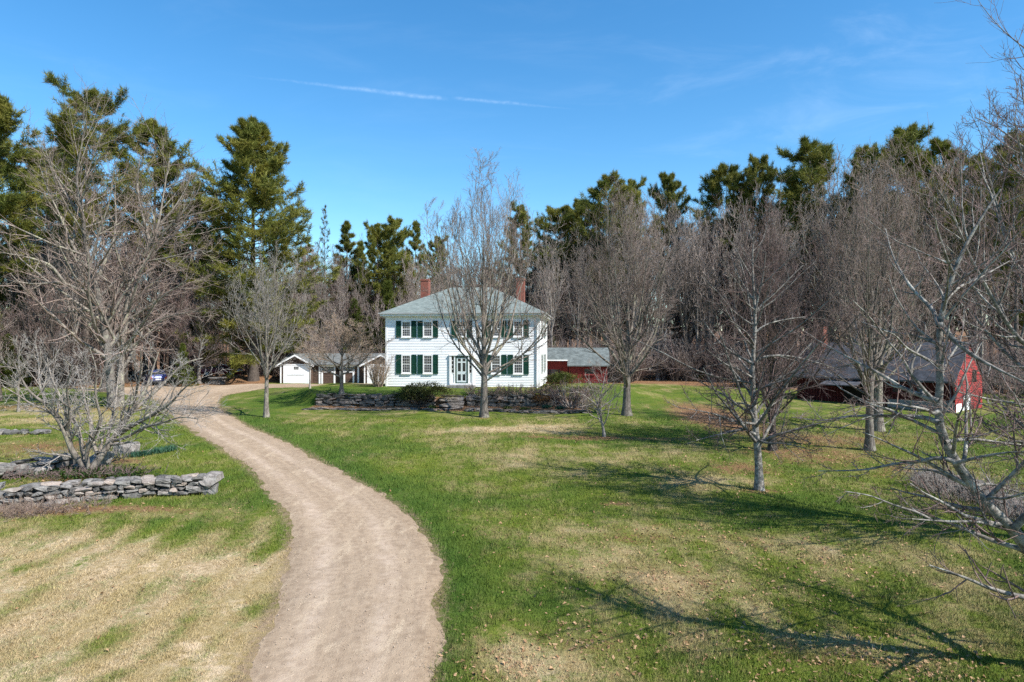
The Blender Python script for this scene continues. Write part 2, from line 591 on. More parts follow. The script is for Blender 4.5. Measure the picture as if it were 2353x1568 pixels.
def make_bark(name, dark, light, lichen=None, vscale=(5, 5, 0.9), obj_var=0.15):
    m, t, b = new_mat(name)
    p = t.obj()
    n = t.noise(t.scale(p, vscale), 3.0, 5.0, 0.65)
    c = t.mix(t.mapr(n, .32, .68), dark, light)
    if lichen:
        c = t.mix(t.mapr(t.noise(p, 2.2, 5.0, .65), .52, .66, 0, .75), c, lichen)
    x = t.n('ShaderNodeHueSaturation'); t.link(c, x.inputs['Color'])
    t.link(t.mapr(rnd_object(t), 0, 1, 1 - obj_var, 1 + obj_var, False), x.inputs['Value'])
    t.link(x.outputs[0], b.inputs['Base Color'])
    b.inputs['Roughness'].default_value = 0.85
    b.inputs['Specular IOR Level'].default_value = 0.15
    t.link(t.bump(n, 0.7, 0.03), b.inputs['Normal'])
    return m


def make_needles(name, a, c, obj_var=0.15):
    m, t, b = new_mat(name)
    p = t.obj()
    n = t.noise(p, 0.45, 3.0)
    col = t.mix(t.mapr(n, .3, .7), a, c)
    x = t.n('ShaderNodeHueSaturation'); t.link(col, x.inputs['Color'])
    v = t.math('MULTIPLY', t.mapr(rnd_island(t), 0, 1, .65, 1.4, False), t.mapr(rnd_object(t), 0, 1, 1 - obj_var, 1 + obj_var, False))
    t.link(v, x.inputs['Value'])
    t.link(x.outputs[0], b.inputs['Base Color'])
    b.inputs['Roughness'].default_value = 0.6
    b.inputs['Specular IOR Level'].default_value = 0.25
    tr = t.n('ShaderNodeBsdfTranslucent'); t.link(x.outputs[0], tr.inputs[0])
    ms = t.n('ShaderNodeMixShader'); ms.inputs[0].default_value = 0.25
    t.link(b.outputs[0], ms.inputs[1]); t.link(tr.outputs[0], ms.inputs[2])
    out = [q for q in m.node_tree.nodes if q.type == 'OUTPUT_MATERIAL'][0]
    t.link(ms.outputs[0], out.inputs[0])
    return m


def make_stone(name='field_stone', a=(0.070, 0.064, 0.060), c=(0.270, 0.255, 0.238), warm=(0.235, 0.180, 0.145)):
    m, t, b = new_mat(name)
    p = t.obj()
    n = t.noise(p, 4.5, 6.0, .68); n2 = t.noise(p, 22.0, 3.0, .6)
    col = t.mix(t.mapr(n, .3, .7), a, c)
    r = rnd_island(t)
    col = t.mix(t.mapr(r, .62, 1.0, 0, .7), col, warm)
    col = t.mix(t.mapr(n2, .5, .72, 0, .5), col, (0.36, 0.36, 0.32))
    x = t.n('ShaderNodeHueSaturation'); t.link(col, x.inputs['Color'])
    t.link(t.mapr(r, 0, 1, .5, 1.35, False), x.inputs['Value'])
    t.link(x.outputs[0], b.inputs['Base Color'])
    b.inputs['Roughness'].default_value = 0.92
    b.inputs['Specular IOR Level'].default_value = 0.15
    t.link(t.bump(t.math('ADD', n, t.math('MULTIPLY', n2, .4)), .7, .05), b.inputs['Normal'])
    return m


def make_shingle(name, a, c, course=0.14):
    m, t, b = new_mat(name)
    p = t.obj()
    n = t.noise(t.scale(p, (1, 1, 1)), 2.0, 5.0, .7)
    sep = t.n('ShaderNodeSeparateXYZ'); t.link(p, sep.inputs[0])
    row = t.math('FRACT', t.math('DIVIDE', sep.outputs[2], course * 0.5))
    line = t.mapr(row, 0.0, 0.22, 0.70, 1.0)
    tab = t.noise(t.scale(p, (3.2, 3.2, 14)), 1.0, 1.0)
    col = t.mix(t.mapr(n, .3, .7), a, c)
    x = t.n('ShaderNodeHueSaturation'); t.link(col, x.inputs['Color'])
    t.link(t.math('MULTIPLY', line, t.mapr(tab, .35, .65, .86, 1.12)), x.inputs['Value'])
    t.link(x.outputs[0], b.inputs['Base Color'])
    b.inputs['Roughness'].default_value = 0.9
    t.link(t.bump(t.math('ADD', row, t.math('MULTIPLY', n, .6)), .4, .02), b.inputs['Normal'])
    return m


def make_brick():
    m, t, b = new_mat('brick')
    x = t.n('ShaderNodeTexBrick')
    p = t.obj()
    sep = t.n('ShaderNodeSeparateXYZ'); t.link(p, sep.inputs[0])
    com = t.n('ShaderNodeCombineXYZ')
    t.link(t.math('ADD', sep.outputs[0], sep.outputs[1]), com.inputs[0]); t.link(sep.outputs[2], com.inputs[1])
    t.link(com.outputs[0], x.inputs['Vector'])
    x.inputs['Color1'].default_value = (0.27, 0.075, 0.045, 1)
    x.inputs['Color2'].default_value = (0.19, 0.05, 0.033, 1)
    x.inputs['Mortar'].default_value = (0.24, 0.17, 0.14, 1)
    x.inputs['Scale'].default_value = 1.0
    x.inputs['Mortar Size'].default_value = 0.006
    x.inputs['Brick Width'].default_value = 0.21
    x.inputs['Row Height'].default_value = 0.075
    c = t.mix(t.mapr(t.noise(p, 6.0, 4.0), .4, .7, 0, .4), x.outputs[0], (0.13, 0.05, 0.04))
    t.link(c, b.inputs['Base Color'])
    b.inputs['Roughness'].default_value = 0.9
    t.link(t.bump(x.outputs[1], -.4, .01), b.inputs['Normal'])
    return m


def make_wood(name, a, c, axis_scale=(9, 9, .6), var=.2):
    m, t, b = new_mat(name)
    p = t.obj()
    n = t.noise(t.scale(p, axis_scale), 2.0, 5.0, .65)
    col = t.mix(t.mapr(n, .3, .7), a, c)
    x = t.n('ShaderNodeHueSaturation'); t.link(col, x.inputs['Color'])
    t.link(t.mapr(rnd_island(t), 0, 1, 1 - var, 1 + var, False), x.inputs['Value'])
    t.link(x.outputs[0], b.inputs['Base Color'])
    b.inputs['Roughness'].default_value = 0.8
    t.link(t.bump(n, .35, .01), b.inputs['Normal'])
    return m


def make_glass(name='window_glass', col=(0.018, 0.020, 0.022)):
    m, t, b = new_mat(name)
    n = t.noise(t.obj(), 1.6, 3.0)
    t.link(t.mix(t.mapr(n, .4, .65), col, tuple(c * 2.2 for c in col)), b.inputs['Base Color'])
    b.inputs['Roughness'].default_value = 0.06
    b.inputs['Specular IOR Level'].default_value = 0.35
    t.link(t.bump(t.noise(t.obj(), 2.5, 2.0), .05, .02), b.inputs['Normal'])
    return m


M = {}
M['lawn'] = make_lawn()
M['blades'] = make_blades()
M['drive'] = make_gravel()
M['white'] = flat_mat('white_paint', (0.80, 0.80, 0.79), .45, .35, .05, 1.5)
M['clap'] = flat_mat('white_clapboard', (0.82, 0.825, 0.83), .5, .3, .05, .9)
M['door_pale'] = flat_mat('pale_door_paint', (0.58, 0.64, 0.64), .45, .35, .04)
M['green'] = flat_mat('dark_green_paint', (0.008, 0.050, 0.030), .5, .3, .12, 2.0)
M['roof'] = make_shingle('grey_green_shingle', (0.135, 0.165, 0.155), (0.205, 0.240, 0.225))
M['roof_shed'] = make_shingle('worn_grey_shingle', (0.085, 0.100, 0.098), (0.150, 0.172, 0.168))
M['roof_dark'] = make_shingle('dark_slate_shingle', (0.050, 0.051, 0.058), (0.100, 0.102, 0.114))
M['roof_gar'] = make_shingle('weathered_grey_shingle', (0.105, 0.113, 0.110), (0.165, 0.172, 0.165))
M['brick'] = make_brick()
M['stone'] = make_stone()
M['stone_dark'] = make_stone('terrace_stone', (0.042, 0.039, 0.036), (0.215, 0.198, 0.178), (0.17, 0.110, 0.085))  # terrace stone, darkened further with the overhung wall's shade in its colour
M['granite'] = flat_mat('granite', (0.20, 0.195, 0.19), .85, .2, .35, 5.0, bump=.4)
M['glass'] = make_glass()
M['screen'] = flat_mat('insect_screen', (0.045, 0.048, 0.052), .7, .2, .2, 2.0)
M['red'] = make_wood('red_barn_boards', (0.115, 0.013, 0.013), (0.205, 0.026, 0.024))
M['red_shaded'] = make_wood('shaded_red_boards', (0.048, 0.008, 0.008), (0.105, 0.014, 0.013))  # barn red darkened to put the long wall's shade into the colour
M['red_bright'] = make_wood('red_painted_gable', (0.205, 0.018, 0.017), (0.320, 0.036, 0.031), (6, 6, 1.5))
M['shake'] = make_wood('brown_cedar_shakes', (0.045, 0.028, 0.021), (0.115, 0.072, 0.052), (8, 8, 3))
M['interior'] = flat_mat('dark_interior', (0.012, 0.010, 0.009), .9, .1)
M['gutter'] = flat_mat('weathered_gutter', (0.36, 0.37, 0.37), .5, .3, .1)
M['metal'] = flat_mat('galvanised_metal', (0.45, 0.46, 0.48), .4, .5, .1, 3, .8)
M['bark_grey'] = make_bark('grey_maple_bark', (0.062, 0.053, 0.045), (0.205, 0.180, 0.157), (0.26, 0.25, 0.20))
M['bark_pale'] = make_bark('pale_lichen_bark', (0.080, 0.067, 0.056), (0.258, 0.226, 0.192), (0.31, 0.30, 0.21))
M['bark_dark'] = make_bark('dark_forest_bark', (0.048, 0.038, 0.032), (0.155, 0.128, 0.108), None, obj_var=.35)
M['bark_wood'] = make_bark('woodland_grey_bark', (0.105, 0.092, 0.082), (0.330, 0.295, 0.265), (0.30, 0.27, 0.21), obj_var=.3)
M['bark_near'] = make_bark('smooth_grey_bark', (0.075, 0.068, 0.060), (0.270, 0.252, 0.228), (0.42, 0.41, 0.36), (3, 3, 3))
M['twig'] = make_bark('grey_brown_twigs', (0.160, 0.117, 0.098), (0.310, 0.242, 0.208))
M['twig_red'] = make_bark('reddish_twigs', (0.110, 0.074, 0.066), (0.220, 0.158, 0.142), obj_var=.25)
M['twig_wood'] = make_bark('woodland_twigs', (0.180, 0.142, 0.124), (0.375, 0.312, 0.276), obj_var=.3)
M['twig_pale'] = make_bark('pale_grey_twigs', (0.19, 0.168, 0.150), (0.38, 0.35, 0.32))
M['twig_tan'] = make_bark('tan_twigs', (0.215, 0.155, 0.115), (0.360, 0.275, 0.210))
M['pine'] = make_needles('pine_needles', (0.098, 0.120, 0.021), (0.208, 0.194, 0.036))
M['pine_dark'] = make_needles('dark_pine_needles', (0.060, 0.080, 0.020), (0.125, 0.130, 0.030))
M['fir'] = make_needles('young_fir_needles', (0.060, 0.085, 0.013), (0.110, 0.125, 0.020), .2)
M['rhodo'] = make_needles('glossy_evergreen_leaves', (0.040, 0.062, 0.012), (0.130, 0.120, 0.035))
M['rhodo_light'] = make_needles('light_evergreen_leaves', (0.075, 0.100, 0.020), (0.150, 0.150, 0.035))
M['orange_leaf'] = make_needles('rusty_leaves', (0.20, 0.085, 0.02), (0.30, 0.16, 0.04))
M['daff'] = make_needles('blue_green_shoots', (0.030, 0.090, 0.055), (0.055, 0.12, 0.07))
M['ivy'] = make_needles('ground_ivy_leaves', (0.020, 0.050, 0.008), (0.055, 0.095, 0.016))


def make_leaf():
    m, t, b = new_mat('dry_leaves')
    r = rnd_island(t)
    c = t.mix(t.mapr(r, 0, 1, 0, 1, False), (0.20, 0.105, 0.048), (0.42, 0.27, 0.15))
    t.link(c, b.inputs['Base Color'])
    b.inputs['Roughness'].default_value = .8
    return m


M['leaf'] = make_leaf()
M['pebble'] = flat_mat('drive_pebbles', (0.33, 0.255, 0.19), .9, .2, .35, 9.0)
M['tyre'] = flat_mat('tyre_rubber', (0.02, 0.02, 0.02), .8)
M['car_blue'] = flat_mat('blue_car_paint', (0.020, 0.035, 0.150), .2, .5, .05, metal=.3)
M['car_red'] = flat_mat('dark_red_car_paint', (0.120, 0.008, 0.014), .2, .5, .05, metal=.3)
M['tail'] = flat_mat('red_lens', (0.55, 0.02, 0.015), .25, .5)
M['plate'] = flat_mat('plate_white', (0.75, 0.75, 0.75), .5)

# ------------------------------------------------------------------ ground sheet and driveway
xs = np.concatenate([np.linspace(-700, -75, 22), np.linspace(-70, -42, 30), np.arange(-41, 42, 0.25), np.linspace(43, 75, 34), np.linspace(80, 700, 22)])
ys = np.concatenate([np.linspace(-60, 3, 24), np.arange(3.5, 50, 0.25), np.arange(50, 56, 0.125), np.arange(56, 86, 0.3), np.linspace(87, 150, 40), np.linspace(158, 900, 24)])
GX, GY = np.meshgrid(xs, ys)
gx, gy = GX.ravel(), GY.ravel()
GZ = gz(gx, gy) + 0.03 * (vnoise(gx * 1.7, gy * 1.7, 5) - .5) * (gy < 90)
nx, ny = len(xs), len(ys)
ii = np.arange(nx * ny).reshape(ny, nx)
q = np.stack([ii[:-1, :-1], ii[:-1, 1:], ii[1:, 1:], ii[1:, :-1]], -1).reshape(-1, 4)
mg, md, ml = masks(gx, gy)
sdg = sdf_poly(gx, gy, ROAD_POLY)
GZ = GZ - 0.10 * sstep(0.3, 0.9, sdg)              # the bed the gravel lies in
me = np_mesh('ground', np.stack([gx, gy, GZ], -1), [q], [M['lawn']], smooth=True, attrs={'green': mg, 'dirt': md, 'litter': ml})
tag(link_mesh('ground', me), kind='structure')

rx = np.arange(-44, 4, 0.16); ry = np.arange(6, 77, 0.16)
RX, RY = np.meshgrid(rx, ry); px, py = RX.ravel(), RY.ravel()
sd = sdf_poly(px, py, ROAD_POLY)
sdn = sd + 0.55 * (vnoise(px * .45, py * .45, 19) - .5) * .5 + 0.22 * (vnoise(px * 1.3, py * 1.3, 9) - .5) + 0.10 * (vnoise(px * 4, py * 4, 10) - .5)
dl = dist_line(px, py, LEFT_W[:, :2]); dr = dist_line(px, py, RIGHT_W[:, :2])
along = np.zeros(len(px)); best = np.full(len(px), 1e9); acc = 0.0
for (ax, ay), (bx, by) in zip(LEFT_W[:-1, :2], LEFT_W[1:, :2]):
    ex, ey = bx - ax, by - ay; sl = math.hypot(ex, ey)
    t_ = np.clip(((px - ax) * ex + (py - ay) * ey) / (sl * sl), 0, 1)
    dd_ = np.hypot(px - ax - t_ * ex, py - ay - t_ * ey)
    m_ = dd_ < best; best[m_] = dd_[m_]; along[m_] = acc + t_[m_] * sl; acc += sl
lat = (dl - dr) / np.maximum(dl + dr, 1e-3)
zz = gz(px, py) + np.clip(0.10 * sdn, -0.06, 0.035) + 0.02 * (vnoise(px * 2.2, py * 2.2, 12) - .5)
keep = sdn > -0.55
ii = np.arange(len(px)).reshape(len(ry), len(rx))
q = np.stack([ii[:-1, :-1], ii[:-1, 1:], ii[1:, 1:], ii[1:, :-1]], -1).reshape(-1, 4)
q = q[keep[q].all(1)]
used = np.unique(q); remap = np.zeros(len(px), int); remap[used] = np.arange(len(used))
me = np_mesh('driveway', np.stack([px, py, zz], -1)[used], [remap[q]], [M['drive']], smooth=True, attrs={'lat': lat[used], 'along': along[used]})
tag(link_mesh('driveway', me), kind='structure')


# ------------------------------------------------------------------ buildings
def clapboards(mb, face, u0, u1, z0, z1, step):
    """face(u, out, z) -> point.  Each course is a slanted board with a shadow-casting lower lip."""
    n = max(1, int(round((z1 - z0) / step))); h = (z1 - z0) / n
    for i in range(n):
        a, b = z0 + i * h, z0 + (i + 1) * h
        mb.quad(face(u0, .030, a), face(u1, .030, a), face(u1, .004, b), face(u0, .004, b))
        mb.quad(face(u0, .0, a), face(u1, .0, a), face(u1, .030, a), face(u0, .030, a))


def fbox(mb, face, u0, u1, o0, o1, z0, z1):
    p = [face(u, o, z) for z in (z0, z1) for (u, o) in ((u0, o0), (u1, o0), (u1, o1), (u0, o1))]
    mb.add(p, [(0, 3, 2, 1), (4, 5, 6, 7), (0, 1, 5, 4), (1, 2, 6, 5), (2, 3, 7, 6), (3, 0, 4, 7)])


def window(parent, face, uc, z0, z1, wdt, cols=4, rows=3, frame_mat='white', sashes=2, casing=.10, screen=True, sill=True):
    a, b = uc - wdt / 2, uc + wdt / 2
    mb = MB()
    fbox(mb, face, a, a + casing, .006, .075, z0, z1)
    fbox(mb, face, b - casing, b, .006, .075, z0, z1)
    fbox(mb, face, a + casing, b - casing, .006, .077, z1 - casing, z1)
    fbox(mb, face, a + casing, b - casing, .006, .077, z0, z0 + casing * .8)
    if sill: fbox(mb, face, a - .03, b + .03, .004, .125, z0 - .06, z0)
    wn = mb.build('window', M[frame_mat], parent)
    ga, gb, g0, g1 = a + casing, b - casing, z0 + casing * .8, z1 - casing
    hs = (g1 - g0) / sashes
    for s in range(sashes):
        s0, s1 = g0 + s * hs, g0 + (s + 1) * hs
        off = .036 if s == 0 else .042
        p = MB(); fbox(p, face, ga, gb, off - .012, off, s0, s1)
        p.build('pane', M['screen'] if (s == 0 and screen and sashes == 2) else M['glass'], wn)
    mt = MB()
    for s in range(sashes):
        s0, s1 = g0 + s * hs, g0 + (s + 1) * hs
        rail = .028
        o1 = .058 + .003 * s
        fbox(mt, face, ga, gb, .046, o1, s0, s0 + rail); fbox(mt, face, ga, gb, .046, o1, s1 - rail, s1)
        for c in range(1, cols):
            u = ga + (gb - ga) * c / cols
            fbox(mt, face, u - .007, u + .007, .045, .056, s0 + rail, s1 - rail)
        for r in range(1, rows):
            z = s0 + (s1 - s0) * r / rows
            fbox(mt, face, ga, gb, .044, .0545, z - .007, z + .007)
    mt.build('muntin', M[frame_mat], wn)
    return wn


def shutter(parent, face, a, b, z0, z1):
    mb = MB(); r = .055
    fbox(mb, face, a, a + r, .033, .085, z0, z1); fbox(mb, face, b - r, b, .033, .085, z0, z1)
    zm = z0 + (z1 - z0) * .52
    for c in (z0, zm - r / 2, z1 - r): fbox(mb, face, a + r, b - r, .033, .083, c, c + r)
    n = int((z1 - z0) / .055)
    for i in range(n):
        z = z0 + r + (z1 - z0 - 2 * r) * i / n
        mb.quad(face(a + r, .074, z), face(b - r, .074, z), face(b - r, .042, z + .05), face(a + r, .042, z + .05))
    return mb.build('shutter', M['green'], parent)


TH = math.radians(-6.5)
HB = (-10.80, 58.45, 3.02)
HW, HD = 13.2, 9.2
house = empty('white_house', HB, TH, 'white two storey clapboard house with dark green shutters, hip roof and two brick chimneys', 'house')
front = lambda u, o, z: (u, -o, z)
right = lambda u, o, z: (HW + o, u, z)
left = lambda u, o, z: (-o, HD - u, z)
back = lambda u, o, z: (HW - u, HD + o, z)
MB().box(.05, HW - .05, .05, HD - .05, -1.2, 0.02).build('foundation', M['granite'], house)
mb = MB().box(.0, HW, .0, HD, .02, 6.0)
for f, L in ((front, HW), (right, HD), (left, HD), (back, HW)): clapboards(mb, f, 0, L, .02, 5.74, .135)
wl = mb.build('wall', M['clap'], house, fix=False)
tr = MB()
for f, L in ((front, HW), (right, HD), (left, HD), (back, HW)):
    fbox(tr, f, -.042, .14, .012, .042, .0, 5.74); fbox(tr, f, L - .14, L + .042, .012, .0425, .0, 5.74)
    fbox(tr, f, -.05, L + .05, .01, .05, 5.74, 6.0)
tr.build('corner_board', M['white'], house)
cn = MB().box(-.40, HW + .40, -.40, HD + .40, 6.0, 6.17)
cn.box(-.20, HW + .20, -.20, HD + .20, 5.90, 6.0)
cn.build('cornice', M['white'], house)
ov = .46
gt = MB()
gt.box(-ov - .06, HW + ov + .06, -ov - .06, -ov + .05, 6.172, 6.27); gt.box(-ov - .06, HW + ov + .06, HD + ov - .05, HD + ov + .06, 6.172, 6.27)
gt.box(-ov - .06, -ov + .05, -ov + .052, HD + ov - .052, 6.172, 6.271); gt.box(HW + ov - .05, HW + ov + .06, -ov + .052, HD + ov - .052, 6.172, 6.271)
gt.build('gutter', M['gutter'], house)
rf = MB()
e0, e1, f0, f1, zr0, zr1 = -ov, HW + ov, -ov, HD + ov, 6.25, 8.80
mx0, mx1, my = HW / 2 - 1.9, HW / 2 + 1.9, HD / 2
rf.add([(e0, f0, zr0), (e1, f0, zr0), (e1, f1, zr0), (e0, f1, zr0), (mx0, my, zr1), (mx1, my, zr1)],
       [(0, 1, 5, 4), (1, 2, 5), (2, 3, 4, 5), (3, 0, 4), (3, 2, 1, 0)])
roof = rf.build('roof', M['roof'], house)
for cx, top, pipe in ((2.25, 9.62, True), (11.1, 9.60, False)):
    c = MB().box(cx - .36, cx + .36, 4.6, 5.4, 6.6, top - .16)
    c.box(cx - .395, cx + .395, 4.56, 5.44, top - .16, top)
    ch = c.build('chimney', M['brick'], house)
    if pipe:
        p = MB(); p.tube([(cx + .12, 5.0, top - .02), (cx + .12, 5.0, top + .22)], .07, 10); p.tube([(cx + .12, 5.0, top + .22), (cx + .12, 5.0, top + .27)], .13, 10)
        p.build('flue_cap', M['metal'], ch)
c0 = HW / 2
for off in (-4.80, -2.92, 2.92, 4.80):
    window(house, front, c0 + off, 1.10, 2.72, .84); window(house, front, c0 + off, 4.20, 5.60, .84)
    for z0, z1 in ((1.08, 2.70), (4.18, 5.60)):
        shutter(house, front, c0 + off - .42 - .47, c0 + off - .42 - .03, z0, z1)
        shutter(house, front, c0 + off + .42 + .03, c0 + off + .42 + .47, z0, z1)
window(house, front, c0, 4.20, 5.60, .84)
shutter(house, front, c0 - .89, c0 - .45, 4.18, 5.60); shutter(house, front, c0 + .45, c0 + .89, 4.18, 5.60)
for yc in (2.6, 6.3):
    for z0, z1 in ((1.10, 2.72), (4.20, 5.60)):
        window(house, right, yc, z0, z1, .84)
        shutter(house, right, yc - .89, yc - .45, z0 - .02, z1); shutter(house, right, yc + .45, yc + .89, z0 - .02, z1)
        window(house, left, yc, z0, z1, .84)
# entrance: surround, door, sidelights, step
ds = MB()
for s in (-1, 1):
    fbox(ds, front, c0 + s * .96 - .09, c0 + s * .96 + .09, .006, .13, .30, 2.62)
    fbox(ds, front, c0 + s * .60 - .055, c0 + s * .60 + .055, .006, .11, .30, 2.62)
    fbox(ds, front, c0 + s * .76 - .11, c0 + s * .76 + .11, .006, .07, .30, 1.12)
    fbox(ds, front, c0 + s * .76 - .11, c0 + s * .76 + .11, .006, .10, 1.12, 1.18)
fbox(ds, front, c0 - 1.08, c0 + 1.08, .006, .17, 2.62, 2.74)
fbox(ds, front, c0 - 1.02, c0 + 1.02, .006, .15, .17, .30)
sur = ds.build('door_surround', M['white'], house)
for s in (-1, 1):
    w_ = MB(); fbox(w_, front, c0 + s * .76 - .095, c0 + s * .76 + .095, .02, .05, 1.18, 2.58)
    sl = w_.build('sidelight', M['glass'], house)
    k = MB()
    for z in (1.5, 1.85, 2.2): fbox(k, front, c0 + s * .76 - .095, c0 + s * .76 + .095, .048, .062, z - .02, z + .02)
    k.build('muntin', M['white'], sl)
fr = MB()
fbox(fr, front, c0 - .545, c0 - .43, .01, .095, .30, 2.60); fbox(fr, front, c0 + .43, c0 + .545, .01, .095, .30, 2.60)
fbox(fr, front, c0 - .43, c0 + .43, .01, .094, 2.46, 2.60); fbox(fr, front, c0 - .43, c0 + .43, .01, .094, .30, .38)
fr.build('door_frame', M['green'], house)
dr_ = MB()
for u0, u1 in ((-.43, -.33), (-.07, .07), (.33, .43)): fbox(dr_, front, c0 + u0, c0 + u1, .02, .075, .38, 2.46)
for z0, z1 in ((.38, .52), (1.06, 1.30), (2.02, 2.14), (2.38, 2.46)):
    for u0, u1 in ((-.33, -.07), (.07, .33)): fbox(dr_, front, c0 + u0, c0 + u1, .02, .074, z0, z1)
door = dr_.build('door', M['door_pale'], house)
pn = MB(); fbox(pn, front, c0 - .42, c0 + .42, .015, .05, .40, 2.44); pn.build('pane', M['glass'], door)
kn = MB(); kn.tube([front(c0 + .38, .07, 1.2), front(c0 + .38, .13, 1.2)], .03, 8); kn.build('handle', M['metal'], door)
# lamp over the door with a small peaked hood
hd = MB(); hd.prism([(c0 - .30, 2.745), (c0 + .30, 2.745), (c0, 3.05)], 'y', -.22, -.006); hd.build('door_hood', M['white'], house)
MB().box(c0 - 1.15, c0 + 1.15, -.75, -.06, -.30, .15).build('doorstep', M['granite'], house, bevel=.02)
dsp = MB(); dsp.tube([(HW - .22, -.40, 6.2), (HW - .22, -.34, 6.05), (HW - .22, -.10, 5.7), (HW - .22, -.10, -.25), (HW - .22, -.25, -.38)], .05, 8)
dsp.build('downspout', M['white'], house, smooth=True)
# low ell behind the house that ties it to the sheds
ell = MB().box(HW - 3.2, HW - .4, HD + .03, HD + 3.5, -.8, 2.5); ell.build('ell_wall', M['clap'], house)
er = MB(); er.prism([(HW - 3.5, 2.5), (HW - .1, 2.5), (HW - 1.8, 3.5)], 'y', HD + .035, HD + 3.5); er.build('ell_roof', M['roof'], house)


def board_wall(mb, face, u0, u1, z0, z1, step=.20):
    fbox(mb, face, u0, u1, -.10, .0, z0, z1)
    n = int((u1 - u0) / step)
    for i in range(n + 1):
        u = u0 + (u1 - u0) * i / n
        fbox(mb, face, max(u0, u - .028), min(u1, u + .028), .001, .024, z0, z1)


# red shed to the right of the house
sb = (3.0, 68.4, 2.68)
shed = empty('red_shed', sb, TH, 'low dark red board shed with grey shingle roof behind the white house', 'shed')
sf = lambda u, o, z: (u, -o, z)
sr = lambda u, o, z: (6.45 + o, u, z)
mb = MB()
board_wall(mb, sf, 2.75, 6.45, -.4, 1.98); board_wall(mb, sr, .0, 4.4, -.4, 1.98)
mb.box(2.75, 2.85, .01, 1.35, -.4, 1.98)
mb.box(-1.0, 2.75, 1.30, 1.40, -.4, 2.35)
mb.box(-1.0, 6.35, 4.3, 4.4, -.4, 2.0)
mb.prism([(.0, 1.98), (4.4, 1.98), (2.2, 3.55)], 'x', 6.36, 6.45)
mb.build('wall', M['red'], shed)
rf = MB()
t_ = .10
def gable_roof(mb, x0, x1, y0, z0, yr, zr, y1, z1, t):
    mb.prism([(y0, z0), (yr, zr), (yr, zr + t), (y0, z0 + t)], 'x', x0, x1)
    mb.prism([(yr, zr), (y1, z1), (y1, z1 + t), (yr, zr + t)], 'x', x0, x1)
gable_roof(rf, 2.55, 6.72, -.35, 1.80, 2.2, 3.56, 4.75, 1.78, t_)
gable_roof(rf, -1.4, 2.548, .42, 2.34, 2.2, 3.555, 4.75, 1.78, t_)
rf.build('roof', M['roof_shed'], shed)
gt = MB(); gt.box(-1.2, 2.60, .33, .42, 2.33, 2.44); gt.build('gutter', M['white'], shed)
ps = MB(); ps.box(2.56, 2.66, .36, .46, -.3, 2.34); ps.build('downspout', M['interior'], shed)
tm = MB(); fbox(tm, sf, 2.72, 2.84, .026, .05, -.4, 1.78); fbox(tm, sf, 6.36, 6.48, .026, .05, -.4, 1.78); tm.build('corner_board', M['red'], shed)
window(shed, sf, 4.68, .95, 1.62, 1.05, 4, 2, 'red', 1, .07)
window(shed, lambda u, o, z: (u, 1.30 - o, z), 1.15, .75, 1.55, 1.5, 6, 3, 'red', 1, .08)

# white garage with a door under each gable and a shed row between
gy0 = 76.2
gb = (-25.7, gy0, 2.46)
gar = empty('garage', gb, 0, 'long low brown shake garage with white trim and a white door under each gable', 'garage')
GF = lambda u, o, z: (u, -o, z)
GW = 15.2
mb = MB()
def shakes(mb, face, u0, u1, z0, z1): clapboards(mb, face, u0, u1, z0, z1, .13)
mb.box(.1, GW, .0, 6.6, -.4, 2.05)
for a, b in ((3.5, 4.30), (4.45, 5.9), (6.7, 8.1)):
    shakes(mb, GF, a, b, -.2, 2.05)
wing = lambda u, o, z: (u, -1.0 - o, z)
for x0, x1 in ((.22, 3.5), (9.45, 13.1)):
    mb.box(x0, x1, -1.0, -.002, -.4, 2.02)
    shakes(mb, wing, x0, x1, -.2, 2.02)
    c = (x0 + x1) / 2
    hw = (x1 - x0) / 2 + .35
    mb.prism([(c - hw + .3, 2.02), (c + hw - .3, 2.02), (c, 2.98)], 'y', -1.03, -.05)
mb.build('wall', M['shake'], gar)
rf = MB()
gable_roof(rf, -.25, GW + .3, -.42, 1.93, 3.3, 3.12, 7.0, 1.93, .10)
for x0, x1 in ((.22, 3.5), (9.45, 13.1)):
    c = (x0 + x1) / 2; hw = (x1 - x0) / 2 + .42
    for s in (-1, 1):
        P = [(c + s * hw, 1.88), (c, 3.04), (c, 3.14), (c + s * hw, 1.98)]
        rf.prism(P, 'y', -1.36, 3.3)
rf.build('roof', M['roof_gar'], gar)
tr = MB()
for x0, x1 in ((.22, 3.5), (9.45, 13.1)):
    c = (x0 + x1) / 2; hw = (x1 - x0) / 2 + .46
    for s in (-1, 1):
        tr.prism([(c + s * hw, 1.76), (c, 2.94), (c, 3.12), (c + s * hw, 1.94)], 'y', -1.40, -1.362)
    fbox(tr, wing, x0 - .0, x1 + .0, .034, .075, 1.92, 2.06)
    fbox(tr, wing, x0 - .04, x0 + .10, .034, .072, -.3, 1.92); fbox(tr, wing, x1 - .10, x1 + .04, .034, .072, -.3, 1.92)
    fbox(tr, wing, x0 + .30, x0 + .46, .034, .07, -.3, 1.92); fbox(tr, wing, x1 - .28, x1 - .12, .034, .07, -.3, 1.92)
for u in (4.24, 4.52, 5.90, 6.60, 7.0, 8.02, 8.55): fbox(tr, GF, u - .09, u + .09, .034, .075, -.3, 1.86)
fbox(tr, GF, 3.55, 9.4, .034, .20, 1.86, 1.93)
tr.build('trim', M['white'], gar)
